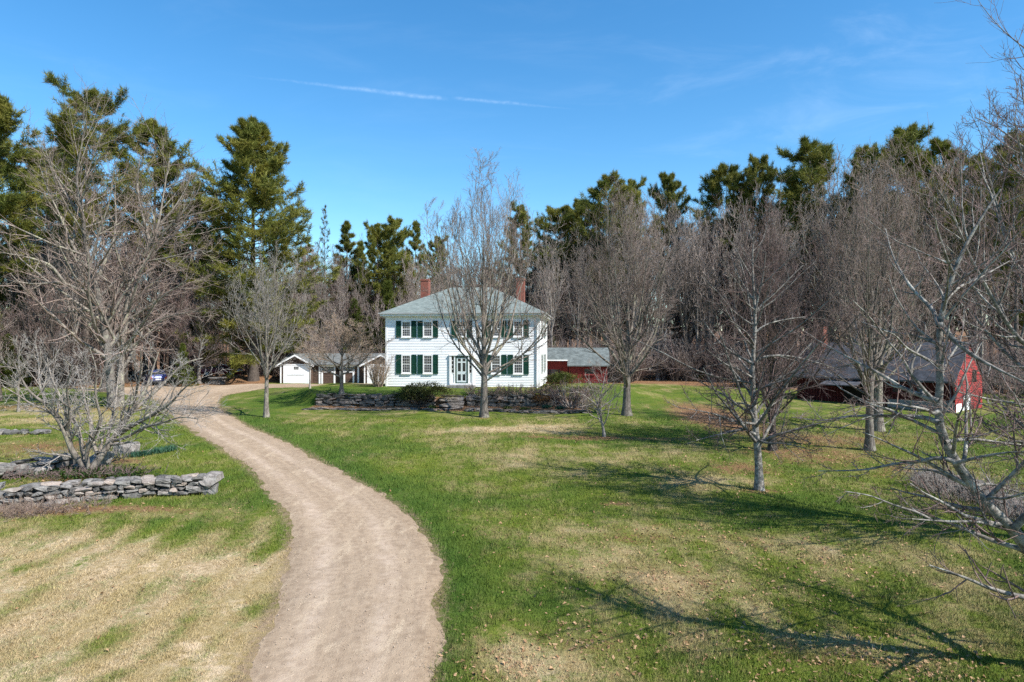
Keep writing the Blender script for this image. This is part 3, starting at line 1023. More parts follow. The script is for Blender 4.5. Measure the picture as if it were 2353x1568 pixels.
for x0, x1 in ((.22, 3.5), (9.45, 13.1)):
    a, b = x0 + .46, x1 - .28
    d = MB()
    for k in range(4): fbox(d, wing, a, b, .036, .055 + .003 * (k % 2), -.12 + k * .505, .375 + k * .505)
    od = d.build('garage_door', M['white'], gar)
    g = MB(); mid = (a + b) / 2
    for i in range(3):
        for j in range(2): fbox(g, wing, mid - .26 + i * .18, mid - .10 + i * .18, .05, .064, 1.47 + j * .17, 1.61 + j * .17)
    g.build('pane', M['glass'], od)
    h = MB(); fbox(h, wing, a + .3, b - .4, .06, .085, .86, .90); h.build('handle', M['metal'], od)
for uc, w_ in ((5.2, 1.30), (7.52, .96)):
    window(gar, GF, uc, 1.12, 1.84, w_ + .1, 6, 3, 'white', 1, .07, sill=False)
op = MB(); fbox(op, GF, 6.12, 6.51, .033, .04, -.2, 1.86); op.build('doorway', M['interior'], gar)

# red barn on the right, half hidden by trees
ba = at(2195, 949)
BA = math.atan2(ba[1] * 0 + 1.0, 1.32)            # gable runs up and to the right
barn = empty('barn', (ba[0], ba[1], ba[2]), BA, 'red barn with a steep dark slate roof and white panels below its gable', 'barn')
# local x: along the gable end, local y: along the long wall away from the gable
GWID, BLEN, BH = 5.0, 12.0, 2.45
gf = lambda u, o, z: (u, -o, z)
lf = lambda u, o, z: (-o, u, z)
mb = MB().box(.0, GWID, .0, BLEN, -.5, BH)
board_wall(mb, lf, .0, BLEN, -.5, BH, .25)
mb.build('wall', M['red_shaded'], barn)
gm = MB()
clapboards(gm, gf, .0, GWID, -.4, BH, .16)
n = 20
for i in range(n):
    z0_, z1_ = BH + 2.5 * i / n, BH + 2.5 * (i + 1) / n
    h0, h1 = GWID / 2 * (1 - i / n), GWID / 2 * (1 - (i + 1) / n)
    gm.quad(gf(GWID / 2 - h0, .03, z0_), gf(GWID / 2 + h0, .03, z0_), gf(GWID / 2 + h1, .004, z1_), gf(GWID / 2 - h1, .004, z1_))
gm.prism([(.0, BH), (GWID, BH), (GWID / 2, BH + 2.5)], 'y', .0, .12)
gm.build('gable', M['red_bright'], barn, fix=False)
rf = MB()
for s, xa in ((-1, -.35), (1, GWID + .35)):
    zl = BH - .35
    rf.prism([(xa, zl), (GWID / 2, BH + 2.52), (GWID / 2, BH + 2.64), (xa, zl + .12)], 'y', -.12, BLEN + .2)
rf.build('roof', M['roof_dark'], barn)
wp = MB(); fbox(wp, gf, .05, 1.0, .034, .055, -.3, .62); fbox(wp, gf, 1.32, 2.55, .034, .06, -.3, 1.15); fbox(wp, gf, 1.0, 1.32, .034, .05, -.3, .35)
wp.build('gable_panel', M['white'], barn)
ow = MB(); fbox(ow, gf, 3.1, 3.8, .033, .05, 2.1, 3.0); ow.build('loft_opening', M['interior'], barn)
bs = MB(); fbox(bs, lf, .02, 4.6, .028, .06, -.5, .72); bs.build('base_wall', M['granite'], barn)
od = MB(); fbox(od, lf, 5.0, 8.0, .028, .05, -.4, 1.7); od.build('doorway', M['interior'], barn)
aw = MB(); aw.prism([(-.05, 2.0), (-1.2, 1.62), (-1.2, 1.70), (-.05, 2.08)], 'y', 6.4, 9.4); aw.build('awning', M['roof_dark'], barn)
for u in (2.2, 3.9): window(barn, lf, u, 1.2, 1.9, .8, 3, 2, 'red_shaded', 1, .07)
ck = MB().box(1.7, 2.3, 10.6, 11.2, BH + 1.0, BH + 4.0); ck.build('chimney', M['brick'], barn)
pp = MB(); pp.tube([(.8, 7.6, BH + .4), (.8, 7.6, BH + 1.5)], .06, 8); pp.build('vent_pipe', M['metal'], barn)

# neighbour's house far behind the woods
fz = float(gz(24, 118))
far = empty('neighbour_house', (21.5, 118, fz), math.radians(12), 'distant white house glimpsed between the bare trunks right of the red shed', 'house')
MB().box(0, 9, 0, 7, -.5, 5.2).build('wall', M['clap'], far)
rf = MB(); gable_roof(rf, -.3, 9.3, -.4, 5.0, 3.5, 7.8, 7.4, 5.0, .12); rf.build('roof', M['roof_gar'], far)
ff = lambda u, o, z: (u, -o, z)
for u in (1.5, 3.9, 6.9):
    for z in (1.0, 3.3): window(far, ff, u, z, z + 1.4, .9, 2, 2, 'white', 2, .08)

# ------------------------------------------------------------------ stone walls
RNG = np.random.default_rng(11)


def sphere_grid(n=4):
    """unit cube surface grid with shared corners, (verts, quads)"""
    import itertools
    vs = {}; fs = []
    def vid(p):
        k = tuple(np.round(p, 5))
        return vs.setdefault(k, len(vs))
    lin = np.linspace(-1, 1, n)
    for ax in range(3):
        for s in (-1, 1):
            for i in range(n - 1):
                for j in range(n - 1):
                    c = []
                    for (a, b) in ((i, j), (i + 1, j), (i + 1, j + 1), (i, j + 1)):
                        p = [0, 0, 0]; p[ax] = s; p[(ax + 1) % 3] = lin[a]; p[(ax + 2) % 3] = lin[b]
                        c.append(vid(p))
                    fs.append(c if s > 0 else c[::-1])
    return np.array(list(vs.keys())), np.array(fs)


CUBE_V, CUBE_F = sphere_grid(5)


def stones(specs, rng, sharp=0.26):
    """specs: list of (centre, half-size(3), yaw) -> verts, quads"""
    V, F = [], []; k = 0
    for c, h, yaw in specs:
        p = CUBE_V.copy()
        sph = p / np.linalg.norm(p, axis=1, keepdims=True) * 1.12
        p = p * (1 - sharp) + sph * sharp
        for _ in range(6):
            nn = rng.normal(size=3); nn /= np.linalg.norm(nn)
            lim = rng.uniform(.66, 1.05)
            dd = p @ nn - lim
            p = p - np.maximum(dd, 0)[:, None] * nn
        p = p + rng.normal(size=p.shape) * .03
        p = p * np.asarray(h)
        tl = rng.normal(size=2) * .10
        p[:, 2] += p[:, 0] * tl[0] + p[:, 1] * tl[1]
        cs, sn = math.cos(yaw), math.sin(yaw)
        p = np.stack([p[:, 0] * cs - p[:, 1] * sn, p[:, 0] * sn + p[:, 1] * cs, p[:, 2]], -1) + np.asarray(c)
        V.append(p); F.append(CUBE_F + k); k += len(p)
    return np.vstack(V), np.vstack(F)


def stone_object(name, specs, mat, rng, parent=None, loc=(0, 0, 0), sharp=.26):
    v, f = stones(specs, rng, sharp)
    me = np_mesh(name, v - np.asarray(loc) if parent is None else v, [f], [mat], smooth=False)
    return link_mesh(name, me, parent, loc if parent is None else None)


def wall_specs(rng, line, height, thick, rowh, length=(.22, .55), ragged=.15, rows_big=True, zoff=0.0, hfun=None, ybase=None):
    """dry-stone wall along a ground line; returns stones"""
    out = []
    line = np.asarray(line, float)
    seg = np.hypot(*(line[1:] - line[:-1]).T); cum = np.concatenate([[0], np.cumsum(seg)])
    total = cum[-1]
    def P(s):
        x = np.interp(s, cum, line[:, 0]); y = np.interp(s, cum, line[:, 1])
        i = min(max(int(np.searchsorted(cum, s) - 1), 0), len(seg) - 1)
        return x, y, math.atan2(*(line[i + 1] - line[i])[::-1])
    for side in (-1, 1):
        z = 0.0; row = 0
        while z < height - .04:
            rh = rowh * rng.uniform(.75, 1.3) * (1.35 if (row == 0 and rows_big) else .85)
            rh = min(rh, height - z + .05)
            s = rng.uniform(-.1, .1)
            while s < total:
                L = rng.uniform(*length) * (1.0 + .5 * (rh > rowh))
                x, y, a = P(min(s + L / 2, total))
                hh = height if hfun is None else hfun((s + L / 2) / total)
                if z + rh * .5 < hh * rng.uniform(1 - ragged, 1 + ragged):
                    o = side * (thick / 4 + rng.uniform(-.04, .04))
                    ox, oy = -math.sin(a) * o, math.cos(a) * o
                    gzv = float(gz(x + ox, y + oy if ybase is None else ybase))
                    out.append(((x + ox, y + oy, gzv + z + rh / 2 + zoff), (L / 2 * 1.03, thick / 4 * rng.uniform(.95, 1.25), rh / 2 * rng.uniform(.95, 1.12)), a + rng.normal() * .06))
                s += L * .97
            z += rh * .93; row += 1
    return out


# front left wall, ending in a squared stone
p0, p1 = at(-60, 1172), at(465, 1138)
ln = [p0[:2] + (0, .5), (p0[:2] + p1[:2]) / 2 + (0, .42), p1[:2] + (-.15, .45)]
sw = empty('stone_wall', p1, 0, 'long dry stone wall in the left foreground ending in a squared block beside the driveway', 'stone wall')
v, f = stones(wall_specs(RNG, ln, .66, .95, .19), RNG)
link_mesh('stonework', np_mesh('stonework', v - np.array(sw.location), [f], [M['stone']]), sw)
v, f = stones([((p1[0] + .12, p1[1] + .42, p1[2] + .50), (.34, .50, .24), .1), ((p1[0] + .20, p1[1] + .40, p1[2] + .14), (.24, .40, .22), .05)], RNG, .18)
link_mesh('end_block', np_mesh('end_block', v - np.array(sw.location), [f], [M['stone']]), sw)

p0, p1 = at(-70, 1112), at(122, 1088)
tag(stone_object('stone_wall', wall_specs(RNG, [p0[:2], (p0[:2] + p1[:2]) / 2 + (0, .25), p1[:2] + (.1, .5)], .62, .9, .26, (.4, .9), .3, hfun=lambda t: .42 + .28 * t), M['stone'], RNG),
    'short tumbled wall of rounded grey boulders left of the pale multi-stemmed tree', 'stone wall')
p0, p1 = at(-60, 1002), at(95, 998)
tag(stone_object('stone_row', wall_specs(RNG, [p0[:2], p1[:2]], .2, .7, .2, (.25, .6), .4), M['stone'], RNG), 'low row of small pale stones across the grass at the left edge', 'stone row')
# boulders round the pale tree
for (u, v_, h, lab) in ((292, 1040, (.5, .4, .32), 'dark boulder under twigs right of the pale multi-stemmed tree'),
                        (188, 1082, (.28, .25, .2), 'pinkish stone in the ivy at the left foot of the pale tree'),
                        (232, 1068, (.55, .35, .36), 'grey boulder close behind the stems of the pale tree'),
                        (128, 1163, (.42, .3, .12), 'flat slab fallen at the foot of the long stone wall')):
    c = at(u, v_)
    tag(stone_object('boulder', [((c[0], c[1], c[2] + h[2] * .6), h, RNG.uniform(0, 3))], M['stone'], RNG), lab, 'boulder')

# terrace retaining wall in two stretches with steps between
tw = [( -15.1, WALL_Y + .15), (-12.0, WALL_Y), (-8.6, WALL_Y - .1), (-6.2, WALL_Y - .05)]
tag(stone_object('terrace_wall', wall_specs(RNG, tw, .98, .8, .26, (.4, 1.0), .2, zoff=-.05, ybase=WALL_Y - .7), M['stone_dark'], RNG),
    'dark dry stone retaining wall left of the round rhododendron below the house', 'retaining wall')
tw = [(-3.5, WALL_Y - .05), (0, WALL_Y), (3.2, WALL_Y + .05)]
tag(stone_object('terrace_wall', wall_specs(RNG, tw, .92, .7, .24, (.35, .8), .18, zoff=-.05, ybase=WALL_Y - .7), M['stone_dark'], RNG),
    'shadowed dry stone retaining wall hidden behind the bare hedge below the front door', 'retaining wall')
# steps
st = empty('stone_steps', (-4.55, 50.9, float(gz(-4.55, 50.3))), 0, 'five weathered stone steps climbing between the rhododendron and the bare hedge', 'steps')
zb = float(gz(-4.55, 50.3)); zt = 2.74
for k in range(6):
    v, f = stones([((-.0, -.55 + k * .40, (zt - zb) * (k + .5) / 6 - .05 + zb - st.location.z), (.92, .30, (zt - zb) / 11), RNG.normal() * .03)], RNG, .12)
    link_mesh('step', np_mesh('step', v, [f], [M['stone_dark']]), st)
# edging stones of the bed
el = [(-15.5, 50.5), (-12, 50.2), (-8, 49.8), (-5.7, 49.55)]
tag(stone_object('stone_edging', wall_specs(RNG, el, .13, .42, .12, (.3, .9), .3, False), M['stone_dark'], RNG), 'low edging of flat stones along the leaf-strewn bed left of the steps', 'stone edging')
el = [(-3.4, 49.4), (-1.4, 49.2), (1.5, 48.8), (3.6, 48.35), (5.2, 47.95)]
tag(stone_object('stone_edging', wall_specs(RNG, el, .20, .45, .10, (.35, .9), .35, False), M['stone_dark'], RNG), 'low layered stone edging of the bed right of the steps', 'stone edging')
# rubble wall at right
p0, p1 = at(2120, 1100), at(2420, 1200)
tag(stone_object('stone_wall', wall_specs(RNG, [p0[:2], (p0[:2] + p1[:2]) / 2 + (.3, 0), p1[:2]], .34, 1.2, .2, (.3, .7), .5), M['stone_dark'], RNG),
    'tumbled dark rubble wall under brush at the right edge', 'stone wall')

# ------------------------------------------------------------------ stone well with a slab cover
c = at(499, 884)
well = empty('well', c, 0, 'round stone well with a flat slab cover beside the turning place', 'well')
specs = []
for r in range(4):
    for k in range(14):
        a = k * 2 * math.pi / 14 + r * .2
        specs.append(((.68 * math.cos(a), .68 * math.sin(a), .10 + r * .165), (.17, .12, .095), a + math.pi / 2))
v, f = stones(specs, RNG); link_mesh('drum', np_mesh('drum', v, [f], [M['stone']]), well)
mb = MB(); ring = [(.95 * math.cos(k * math.pi / 9) * (1 + .03 * math.sin(k * 3)), .95 * math.sin(k * math.pi / 9)) for k in range(18)]
mb.prism(ring, 'z', .68, .78)
mb.build('slab', M['stone'], well)


# ------------------------------------------------------------------ parked cars
def loft_body(sections, mat, parent, name, smooth=True):
    """sections: list of (x, [(y,z)...]) rings of equal length"""
    n = len(sections[0][1])
    V = [(x, y, z) for x, ring in sections for (y, z) in ring]
    F = [(i * n + k, i * n + (k + 1) % n, (i + 1) * n + (k + 1) % n, (i + 1) * n + k) for i in range(len(sections) - 1) for k in range(n)]
    F += [tuple(range(n - 1, -1, -1)), tuple(range((len(sections) - 1) * n, len(sections) * n))]
    mb = MB(); mb.add(V, F)
    return mb.build(name, mat, parent, smooth=False, bevel=.035)


def make_car(name, loc, rz, label, paint, prof, roof_line, Lh, hw, tall):
    """car along local +x = forward; prof: lower body heights, roof_line: greenhouse"""
    root = empty(name, loc, rz, label, 'car')
    secs = []
    for x, zt, wf in prof:
        w_ = hw * wf
        secs.append((x, [(-w_, .28), (w_, .28), (w_ * 1.02, .55), (w_ * .96, zt), (-w_ * .96, zt), (-w_ * 1.02, .55)]))
    loft_body(secs, M[paint], root, 'body')
    gs = []
    for x, zt, wf in roof_line:
        w_ = hw * wf
        zb_ = np.interp(x, [p[0] for p in prof], [p[1] for p in prof]) - .05
        gs.append((x, [(-hw * .93, zb_), (hw * .93, zb_), (w_, zt - .10), (w_ * .9, zt), (-w_ * .9, zt), (-w_, zt - .10)]))
    loft_body(gs, M[paint], root, 'roof')
    # side glass, windscreen and rear window as slightly proud panels
    for sgn in (-1, 1):
        mb = MB()
        for (xa, za, wa), (xb, zb2, wb) in zip(roof_line[:-1], roof_line[1:]):
            if abs(xb - xa) < .25: continue
            q0, q1 = xa + .06 * (xb - xa), xb - .06 * (xb - xa)
            def row(x, fr):
                zt = np.interp(x, [p[0] for p in roof_line], [p[1] for p in roof_line]); wt = np.interp(x, [p[0] for p in roof_line], [p[2] for p in roof_line])
                zb_ = np.interp(x, [p[0] for p in prof], [p[1] for p in prof]) - .05
                z = zb_ + (zt - .10 - zb_) * fr
                y = (.93 + (wt - .93) * fr) * hw + .014
                return (x, sgn * y, z)
            mb.quad(row(q0, .22), row(q1, .22), row(q1, .92), row(q0, .92))
        mb.build('side_window', M['glass'], root)
    for (i, j, nm) in ((0, 1, 'rear_window'), (-2, -1, 'windscreen')):
        (xa, za, wa), (xb, zb2, wb) = roof_line[i], roof_line[j]
        lo, hi = ((xa, wa, za), (xb, wb, zb2)) if i == 0 else ((xb, wb, zb2), (xa, wa, za))
        d = -1 if i == 0 else 1
        mb = MB(); e = .02 * d
        mb.quad((lo[0] + e + .1 * (hi[0] - lo[0]), -hw * .72, lo[2] + .1 * (hi[2] - lo[2]) + .03), (lo[0] + e + .1 * (hi[0] - lo[0]), hw * .72, lo[2] + .1 * (hi[2] - lo[2]) + .03),
                (hi[0] + e, hi[1] * hw * .78, hi[2] - .06), (hi[0] + e, -hi[1] * hw * .78, hi[2] - .06))
        mb.build(nm, M['glass'], root)
    for x in (-Lh * .62, Lh * .60):
        for s in (-1, 1):
            mb = MB(); mb.tube([(x, s * (hw - .20), .33), (x, s * (hw + .02), .33)], .33, 20)
            wh = mb.build('wheel', M['tyre'], root)
            mb = MB(); mb.tube([(x, s * (hw - .01), .33), (x, s * (hw + .03), .33)], .21, 14); mb.build('rim', M['metal'], wh)
    xr = prof[0][0]
    for s in (-1, 1):
        mb = MB(); mb.box(xr - .03, xr + .25, s * hw * .70, s * hw * .99, prof[1][1] - .34, prof[1][1] - .08)
        mb.build('taillight', M['tail'], root, bevel=.02)
        mb = MB(); mb.box(prof[-1][0] - .3, prof[-1][0] + .01, s * hw * .6, s * hw * .93, .62, .76)
        mb.build('headlight', M['plate'], root, bevel=.02)
    mb = MB(); mb.box(xr - .045, xr - .002, -.26, .26, .60, .74); mb.build('number_plate', M['plate'], root)
    mb = MB(); mb.box(xr - .07, xr + .1, -hw * .93, hw * .93, .32, .50); mb.build('bumper', M['tyre'], root, bevel=.03)
    return root


c = at(360, 887)
suv_prof = [(-2.2, .80, .9), (-2.1, 1.02, .96), (-1.2, 1.06, 1.0), (.4, 1.06, 1.0), (1.1, 1.02, .99), (2.0, .88, .95), (2.2, .68, .86)]
suv_roof = [(-2.08, 1.10, .86), (-1.75, 1.58, .76), (-.6, 1.66, .78), (.25, 1.62, .77), (1.15, 1.06, .85)]
th = math.radians(90 + 36)
fw = np.array([math.cos(th), math.sin(th)])
make_car('parked_car', (c[0] + fw[0] * 1.9 - .2, c[1] + fw[1] * 1.9 + .6, float(gz(c[0], c[1] + 1))), th, 'blue parked hatchback showing its rear plate at the edge of the woods', 'car_blue', suv_prof, suv_roof, 2.2, .88, 1.66)
sd_prof = [(-2.25, .82, .9), (-2.1, .95, .95), (-1.3, .98, 1.0), (.6, .95, 1.0), (1.3, .90, .98), (2.1, .74, .93), (2.3, .60, .84)]
sd_roof = [(-1.75, .98, .84), (-.95, 1.36, .72), (-.1, 1.42, .74), (.45, 1.38, .73), (1.3, .94, .84)]
make_car('parked_car', (pv(508, 850, 82.5)[0], 82.5, float(gz(-35, 82.5)) + .32), math.radians(8), 'dark red parked sedan with blue-tinted windows behind the leaf bank by the well', 'car_red', sd_prof, sd_roof, 2.25, .86, 1.42)

# ------------------------------------------------------------------ trees
UP = np.array([0, 0, 1.0])


def grow(rng, P, R, n, t0, t1, ang, angsd, length, rr, K, up=0.0, wig=.1, rmin=.004, rmax=9, flat=0.0, taper=.25, lift=0.0, lsd=.22):
    """children on parent polylines.  ang and length are functions of t (position along the parent)"""
    N, Kp, _ = P.shape
    n = np.full(N, n, int) if np.isscalar(n) else np.asarray(n, int)
    idx = np.repeat(np.arange(N), n); Mn = len(idx)
    j = np.arange(Mn) - np.repeat(np.cumsum(n) - n, n)
    t = t0 + (t1 - t0) * (j + rng.random(Mn)) / n[idx]
    f = t * (Kp - 1); i = np.clip(f.astype(int), 0, Kp - 2); a = (f - i)[:, None]
    base = P[idx, i] * (1 - a) + P[idx, i + 1] * a
    rad = R[idx, i] * (1 - a[:, 0]) + R[idx, i + 1] * a[:, 0]
    plen = np.linalg.norm(np.diff(P, axis=1), axis=2).sum(1)
    T = nrm(P[idx, i + 1] - P[idx, i])
    ref = np.where(np.abs(T[:, 2:3]) > .9, np.array([[1.0, 0, 0]]), UP[None])
    u = nrm(np.cross(T, ref)); v = np.cross(u, T)
    phi = j * 2.399963 + rng.random(N)[idx] * 6.283 + rng.normal(size=Mn) * .5
    if flat:                                             # keep side shoots near the horizontal plane
        side = np.where(j % 2 == 0, 0.0, math.pi)
        phi = np.where(rng.random(Mn) < flat, side + rng.normal(size=Mn) * .35, phi)
    th = ang(t) + rng.normal(size=Mn) * angsd
    D = np.cos(th)[:, None] * T + np.sin(th)[:, None] * (np.cos(phi)[:, None] * u + np.sin(phi)[:, None] * v)
    D[:, 2] += lift
    D = nrm(D)
    L = length(t) * plen[idx] * np.exp(rng.normal(size=Mn) * lsd)
    pts = np.empty((Mn, K, 3)); pts[:, 0] = base
    for k in range(1, K):
        D = nrm(D + UP * (up / K) + rng.normal(size=(Mn, 3)) * wig)
        pts[:, k] = pts[:, k - 1] + D * (L / (K - 1))[:, None]
    r0 = np.clip(rad * rr, rmin, rmax)
    s = np.linspace(0, 1, K)[None]
    RR = np.maximum(r0[:, None] * (1 - (1 - taper) * s), rmin * .7)
    return pts, RR


def const(c): return lambda t: np.full_like(t, c)
def lin(a, b): return lambda t: a + (b - a) * t


def trunk_line(rng, H, r, K=14, lean=0.0, wig=.02, top=.15):
    z = np.linspace(-.35, H, K)
    w = np.cumsum(rng.normal(size=(K, 2)) * wig * H / K, axis=0)
    la = rng.uniform(0, 6.28)
    P = np.stack([w[:, 0] + lean * z * math.cos(la), w[:, 1] + lean * z * math.sin(la), z], -1)
    s = np.clip(z / H, 0, 1)
    R = r * (1 - (1 - top) * s ** .9) * (1 + .7 * np.exp(-np.maximum(z, 0) / .28))
    return P[None], R[None]


def crown_mesh(name, levels, sides, mats, split):
    """levels: list of (P,R); levels from `split` on use the second material"""
    V, Q, mi, k = [], [], [], 0
    for i, ((P, R), S) in enumerate(zip(levels, sides)):
        v, q = tubes(P, R, S)
        V.append(v); Q.append(q + k); k += len(v)
        mi.append(np.full(len(q), 1 if i >= split else 0))
    return np_mesh(name, np.vstack(V), [np.vstack(Q)], mats, np.concatenate(mi), smooth=True)


ENV = ((0, .3), (.08, .8), (.15, 1.0), (.33, .94), (.52, .85), (.7, .76), (.85, .62), (.95, .40), (1, .2), (1.1, .1))


def fit(levels, trunk, H, Wd, fork, env=None):
    """squeeze procedural limbs into the wanted height and spread"""
    allp = np.vstack([P.reshape(-1, 3) for P, R in levels])
    top = np.percentile(allp[:, 2], 99.6)
    rad = np.percentile(np.hypot(allp[:, 0], allp[:, 1]), 97.5)
    sz = (H - fork) / (top - fork); sr = (Wd / 2) / rad
    def w_(P):
        P = P.copy()
        hi = P[..., 2] > fork
        z = P[..., 2]
        k = np.clip((z - fork * .3) / (fork * .7), 0, 1)
        P[..., 0] *= 1 + (sr - 1) * k; P[..., 1] *= 1 + (sr - 1) * k
        P[..., 2] = np.where(hi, fork + (z - fork) * sz, z)
        return P
    out, tr = [(w_(P), R) for P, R in levels], (w_(trunk[0]), trunk[1])
    if env:
        allp = np.vstack([P.reshape(-1, 3) for P, R in out])
        z97 = np.percentile(allp[:, 2], 95); z99 = np.percentile(allp[:, 2], 99.9)
        def zmap(P):
            P = P.copy()
            P[..., 2] = np.interp(P[..., 2], [-9, fork, z97, z99, z99 + 9], [-9, fork, fork + (H - fork) * .86, H, H + .3])
            return P
        out, tr = [(zmap(P), R) for P, R in out], (zmap(tr[0]), tr[1])
        allp = np.vstack([P.reshape(-1, 3) for P, R in out])
        h = (allp[:, 2] - fork) / (H - fork); rr = np.hypot(allp[:, 0], allp[:, 1])
        hb = np.linspace(.02, 1.0, 18)
        cur = np.array([np.percentile(rr[np.abs(h - b) < .05], 95) if (np.abs(h - b) < .05).sum() > 30 else np.nan for b in hb])
        cur = np.where(np.isnan(cur), np.interp(hb, *zip(*env)) * Wd / 2, cur)
        k = np.clip(np.interp(hb, *zip(*env)) * Wd / 2 / np.maximum(cur, .05), .45, 2.4)
        k = np.convolve(np.pad(k, 2, 'edge'), np.ones(5) / 5, 'valid')
        def e_(P):
            P = P.copy(); hh = (P[..., 2] - fork) / (H - fork)
            s = np.where(hh > 0, np.interp(hh, hb, k), 1 + (k[0] - 1) * np.clip(1 + hh * 3, 0, 1))
            P[..., 0] *= s; P[..., 1] *= s
            return P
        out, tr = [(e_(P), R) for P, R in out], (e_(tr[0]), tr[1])
    return out, tr


def vase_tree(rng, H, Wd, r, fork, n=(22, 11, 8, 6), trunk_top=.72, low=62, high=24, up=1.0, tw=.006, lean=0.0, lens=(.52, .36), up2=.7, rr1=.62, wig=.055, stems=0, stem_ang=.40, env=None):
    tr = trunk_line(rng, H * trunk_top, r, lean=lean)
    f0 = fork / (H * trunk_top)
    ang = lambda t: np.radians(low + (high - low) * np.clip((t - f0) / (1 - f0), 0, 1) ** .6)
    ln = lambda t: (lens[0] + (lens[1] - lens[0]) * np.clip((t - f0) / (1 - f0), 0, 1)) / trunk_top
    par, nn_, extra = tr, n[0], []
    if stems:
        st = grow(rng, *tr, stems, f0, min(.95, f0 + .30), const(stem_ang), .10, lin(.82, .62), .60, 14, up=1.1, wig=.03, rmin=.03, rmax=r * .62, taper=.10, lsd=.04)
        par = (np.vstack([tr[0], st[0]]), np.vstack([tr[1], st[1]]))
        k_ = max(3, int(n[0] * .62 / stems))
        nn_ = np.array([int(n[0] * .55)] + [k_] * stems); extra = [st]
        l1a = grow(rng, *tr, nn_[0], f0, 1.0, ang, .13, ln, rr1, 10, up=up, wig=wig, rmin=.02, rmax=r * .4, taper=.16)
        l1b = grow(rng, *st, k_, .12, 1.0, lambda t: .75 - .35 * t, .15, lambda t: .50 - .22 * t, rr1 * 1.1, 10, up=up, wig=wig, rmin=.02, rmax=r * .3, taper=.16)
        l1 = (np.vstack([l1a[0], l1b[0]]), np.vstack([l1a[1], l1b[1]]))
    else:
        l1 = grow(rng, *tr, n[0], f0, 1.0, ang, .13, ln, rr1, 10, up=up, wig=wig, rmin=.02, rmax=r * .5, taper=.16)
    l2 = grow(rng, *l1, n[1], .16, 1.0, const(.62), .2, lin(.42, .20), .6, 7, up=up2, wig=.07, rmin=.011, taper=.25)
    l3 = grow(rng, *l2, n[2], .12, 1.0, const(.65), .2, lin(.48, .25), .62, 5, up=.45, wig=.09, rmin=tw * 1.35, taper=.4)
    l4 = grow(rng, *l3, n[3], .1, 1.0, const(.65), .25, lin(.62, .38), .7, 4, up=.35, wig=.1, rmin=tw, taper=.6)
    lv, tr = fit(extra + [l1, l2, l3, l4], tr, H, Wd, fork, env)
    return tr, lv


def spread_tree(rng, H, Wd, r, fork, n=(16, 10, 7, 5), tw=.006, low=85, high=35, up=.35):
    return vase_tree(rng, H, Wd, r, fork, n, trunk_top=.85, low=low, high=high, up=up, tw=tw, lens=(.55, .22), up2=.2, wig=.09)


def plant_tree(name, loc, label, cat, tr, lv, bark, twig, group=None, limb_bark=None, sides=(8, 6, 4, 3, 3), split=2, rz=0.0):
    root = empty(name, loc, rz, label, cat, group)
    v, q = tubes(*tr, 12)
    link_mesh('trunk', np_mesh('trunk', v, [q], [M[bark]], smooth=True), root)
    sd_ = (9, 6, 4, 3, 3) if len(lv) == 5 else (6, 4, 3, 3)
    me = crown_mesh('crown', lv, sd_, [M[limb_bark or bark], M[twig]], split + len(lv) - 4)
    link_mesh('crown', me, root)
    return root


def ground_at(u, v, sink=0.0):
    p = at(u, v)
    return (p[0], p[1], p[2] - sink)


# ---- trees of the lawn (each one its own shape)
R_ = np.random.default_rng
tr, lv = vase_tree(R_(221), 17.8, 10.6, .26, 2.3, n=(46, 9, 7, 4), low=72, high=22, rr1=.36, stems=9, stem_ang=.50, env=ENV)
plant_tree('maple_tree', ground_at(1112, 959), 'tall bare grey maple on the lawn in front of the white house', 'tree', tr, lv, 'bark_grey', 'twig', limb_bark='bark_pale')
tr, lv = vase_tree(R_(22), 16.4, 10.2, .29, 2.0, n=(46, 9, 7, 4), low=74, high=18, lens=(.56, .38), rr1=.36, stems=10, stem_ang=.50, env=ENV)
plant_tree('maple_tree', ground_at(1441, 955), 'broad bare maple with many upright limbs on the lawn right of the red shed', 'tree', tr, lv, 'bark_grey', 'twig', limb_bark='bark_pale')
tr, lv = vase_tree(R_(23), 12.0, 7.0, .17, 2.2, n=(30, 8, 6, 3), low=60, high=16, rr1=.40, stems=6, env=ENV)
plant_tree('maple_tree', ground_at(612, 959), 'slender pale bare tree on the grass inside the bend of the driveway', 'tree', tr, lv, 'bark_pale', 'twig_pale')
tr, lv = vase_tree(R_(24), 15.8, 10.0, .21, 2.4, n=(44, 9, 6, 4), low=70, high=18, rr1=.36, stems=9, stem_ang=.46, env=ENV)
plant_tree('maple_tree', ground_at(1998, 1035), 'bare multi-limbed tree with a dark trunk in front of the barn, nearer of two', 'tree', tr, lv, 'bark_grey', 'twig', limb_bark='bark_pale')
tr, lv = vase_tree(R_(25), 16.6, 10.0, .27, 2.8, n=(38, 9, 6, 4), low=66, high=18, rr1=.36, stems=6, stem_ang=.42, env=ENV)
plant_tree('maple_tree', ground_at(2018, 990), 'bare tree with a thick pale trunk close behind the dark-trunked tree before the barn', 'tree', tr, lv, 'bark_pale', 'twig')
tr, lv = vase_tree(R_(26), 12.4, 7.0, .18, 1.2, n=(40, 9, 7, 5), low=64, high=14, up=.8, rr1=.40, stems=7, env=ENV)
plant_tree('maple_tree', ground_at(1775, 1034), 'dense red-twigged bare tree behind the single-trunk tree on the right lawn', 'tree', tr, lv, 'bark_dark', 'twig_red')
tr, lv = spread_tree(R_(28), 6.2, 7.0, .16, 1.3, n=(16, 10, 8, 6), tw=.008, low=70, high=30, up=.6)
plant_tree('fruit_tree', ground_at(785, 906), 'round-headed tan-twigged fruit tree on the lawn before the garage', 'tree', tr, lv, 'bark_grey', 'twig_tan')
